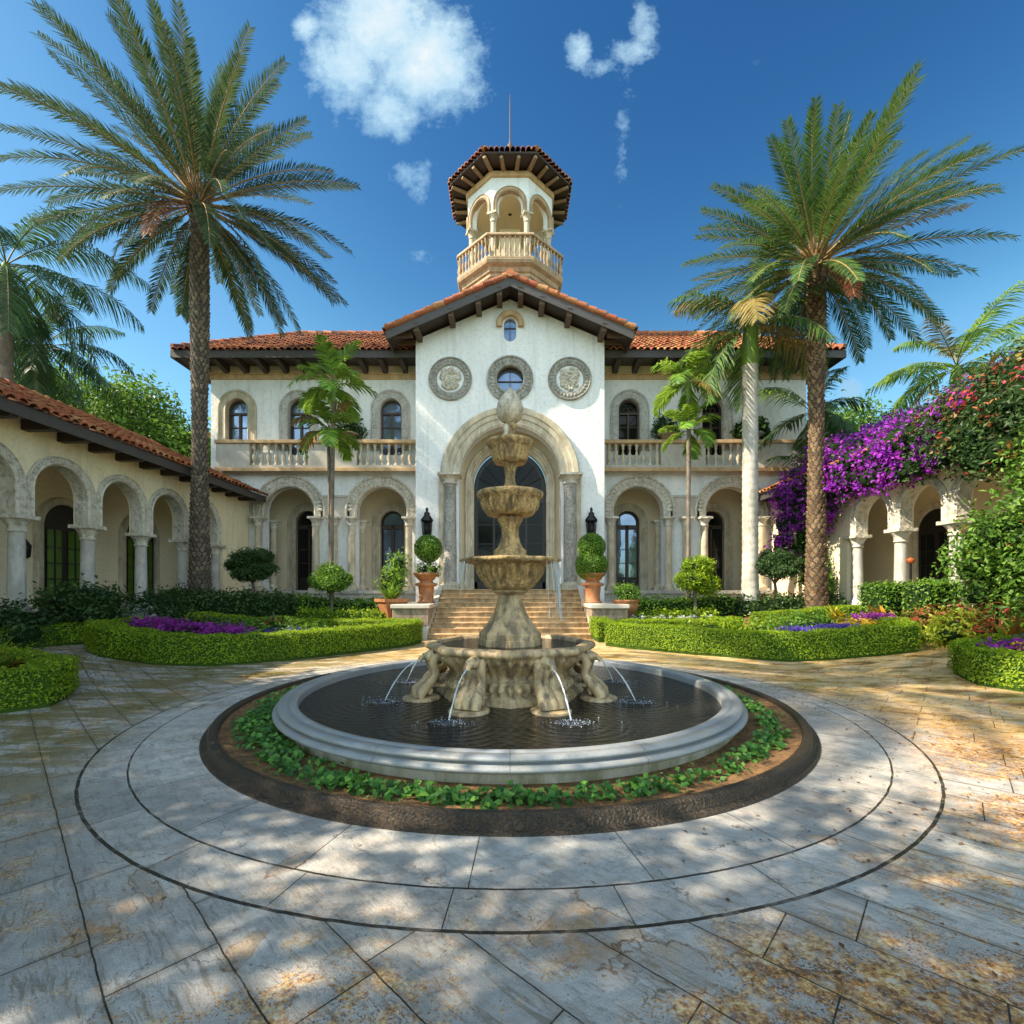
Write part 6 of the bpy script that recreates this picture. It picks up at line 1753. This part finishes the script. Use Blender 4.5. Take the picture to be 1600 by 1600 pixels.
# dark shrubs along the shaded arcade --------------------------------------------
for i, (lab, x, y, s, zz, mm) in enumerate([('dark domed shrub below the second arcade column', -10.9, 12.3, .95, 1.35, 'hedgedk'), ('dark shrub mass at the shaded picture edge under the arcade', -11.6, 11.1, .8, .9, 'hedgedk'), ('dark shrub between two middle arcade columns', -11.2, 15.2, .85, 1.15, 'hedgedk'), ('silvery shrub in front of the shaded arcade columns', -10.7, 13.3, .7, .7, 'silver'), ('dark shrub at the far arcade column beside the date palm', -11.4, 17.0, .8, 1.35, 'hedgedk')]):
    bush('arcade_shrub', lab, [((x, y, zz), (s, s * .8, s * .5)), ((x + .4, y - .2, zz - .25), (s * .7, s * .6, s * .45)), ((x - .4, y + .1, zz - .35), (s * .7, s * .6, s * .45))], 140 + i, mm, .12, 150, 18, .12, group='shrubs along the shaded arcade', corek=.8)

# bougainvillea and the flowering vine over the sunny arcade ------------------------
rgv = np.random.default_rng(77)
roofz = lambda x: 5.98 + (x - 11.45) * .4585
lobes = []
for y in np.arange(12.4, 20.7, .6):
    t = (y - 12.4) / 8.2
    lobes.append(((11.6 + rgv.normal() * .08, y, 6.05 - .3 * t + rgv.normal() * .12), (.5, .5, .5)))
    lobes.append(((11.68, y, 5.55 - .45 * t + rgv.normal() * .12), (.42, .45, .42)))
    for x in (12.3, 13.2, 14.1): lobes.append(((x, y, roofz(x) + .2 + .12 * rgv.normal()), (.6, .5, .42)))
    if y > 17.6: lobes.append(((11.65, y, 4.5), (.45, .5, .6)))
    if y > 18.6: lobes.append(((11.55, y, 3.6), (.42, .5, .65)))
bo = bush('bougainvillea', 'purple bougainvillea spilling over the arcade eaves beside the brown date palm', lobes, 151, 'treedk', .12, 700, 18, .16, 'climber', extra=('bract', 820, 26, .13, .115), corek=.8)
lobes = []
for y in np.arange(7.4, 13.0, .62):
    for z in (4.9, 5.5, 6.0):
        if z < 5.4 and y > 12.0: continue
        lobes.append(((11.62 + rgv.normal() * .1, y + rgv.normal() * .1, z), (.55, .55, .5)))
    for x in np.arange(12.2, 16.8, .9):
        lobes.append(((x, y + rgv.normal() * .1, roofz(x) + .25 + .2 * rgv.random()), (.65, .55, .5)))
bush('flowering_vine', 'dark green vine with red and orange flowers hanging over the arcade near the picture edge', lobes, 152, 'treedk', .13, 2000, 22, .19, 'climber', extra=('redleaf', 380, 18, .12, .13), corek=.7, extra2=('blossom', 260, 20, .13, .12, [l for l in lobes if l[0][2] > 5.9]))
lobes = []
for y in np.arange(6.6, 11.75, .62):
    for z in np.arange(.9, 5.0 if y < 10.4 else 3.2, .68):
        lobes.append(((11.4 + .2 * math.sin(z * 2 + y) + rgv.normal() * .12 + (.2 if y > 10.2 else 0), y, z), (.6, .6, .55)))
bush('shrub_wall', 'tall mass of glossy green shrub below the flowering vine at the picture edge', lobes, 153, 'tree', .14, 1900, 22, .19, 'shrub', extra=('redleaf', 16, 10, .1, .1), corek=.7)
bush('climbing_creeper', 'green creeper climbing the wall between the brown palm trunk and the first vine arch', [((11.75, 18.2 + .1 * k, 1.2 + .45 * k), (.45, .7, .42)) for k in range(7)], 154, 'tree', .13, 150, 18, .13, 'climber', corek=.8)

# fallen leaves -------------------------------------------------------------------
rl = np.random.default_rng(99)
n = 2600
xx = rl.normal(size=n) * 2.2 + 5.0; yy = 2.0 + rl.random(n) * 11
cl = rl.random((60, 2)) * (9, 9) + (.5, 1.6)
k = rl.integers(60, size=n); half = rl.random(n) < .7
xx = np.where(half, cl[k, 0] + rl.normal(size=n) * .3, xx); yy = np.where(half, cl[k, 1] + rl.normal(size=n) * .25, yy)
rr_ = np.hypot(xx, yy - 7.2); ok = (rr_ > 4.05) & ~((np.abs(xx) > 3) & (yy > 10)) & (yy > 1.4) & (xx < 7.2)
P = np.stack([xx, yy, gx(xx) + .008], 1)[ok]
an = rl.random(900) * 2 * PI; rd = 3.2 + rl.random(900) * .55
P = np.concatenate([P, np.stack([rd * np.cos(an), 7.2 + rd * np.sin(an), .035 + .06 * np.clip(rd - 3.4, 0, 1)], 1)])
tag(MB().leaves(P, np.tile((0, 0, 1.), (len(P), 1)), .035, rl, asp=.5, tilt=.18, fold=.05).build('fallen_leaves', 'litter'), 'brown fallen leaves scattered over the sunny paving', 'leaves', kind='stuff')
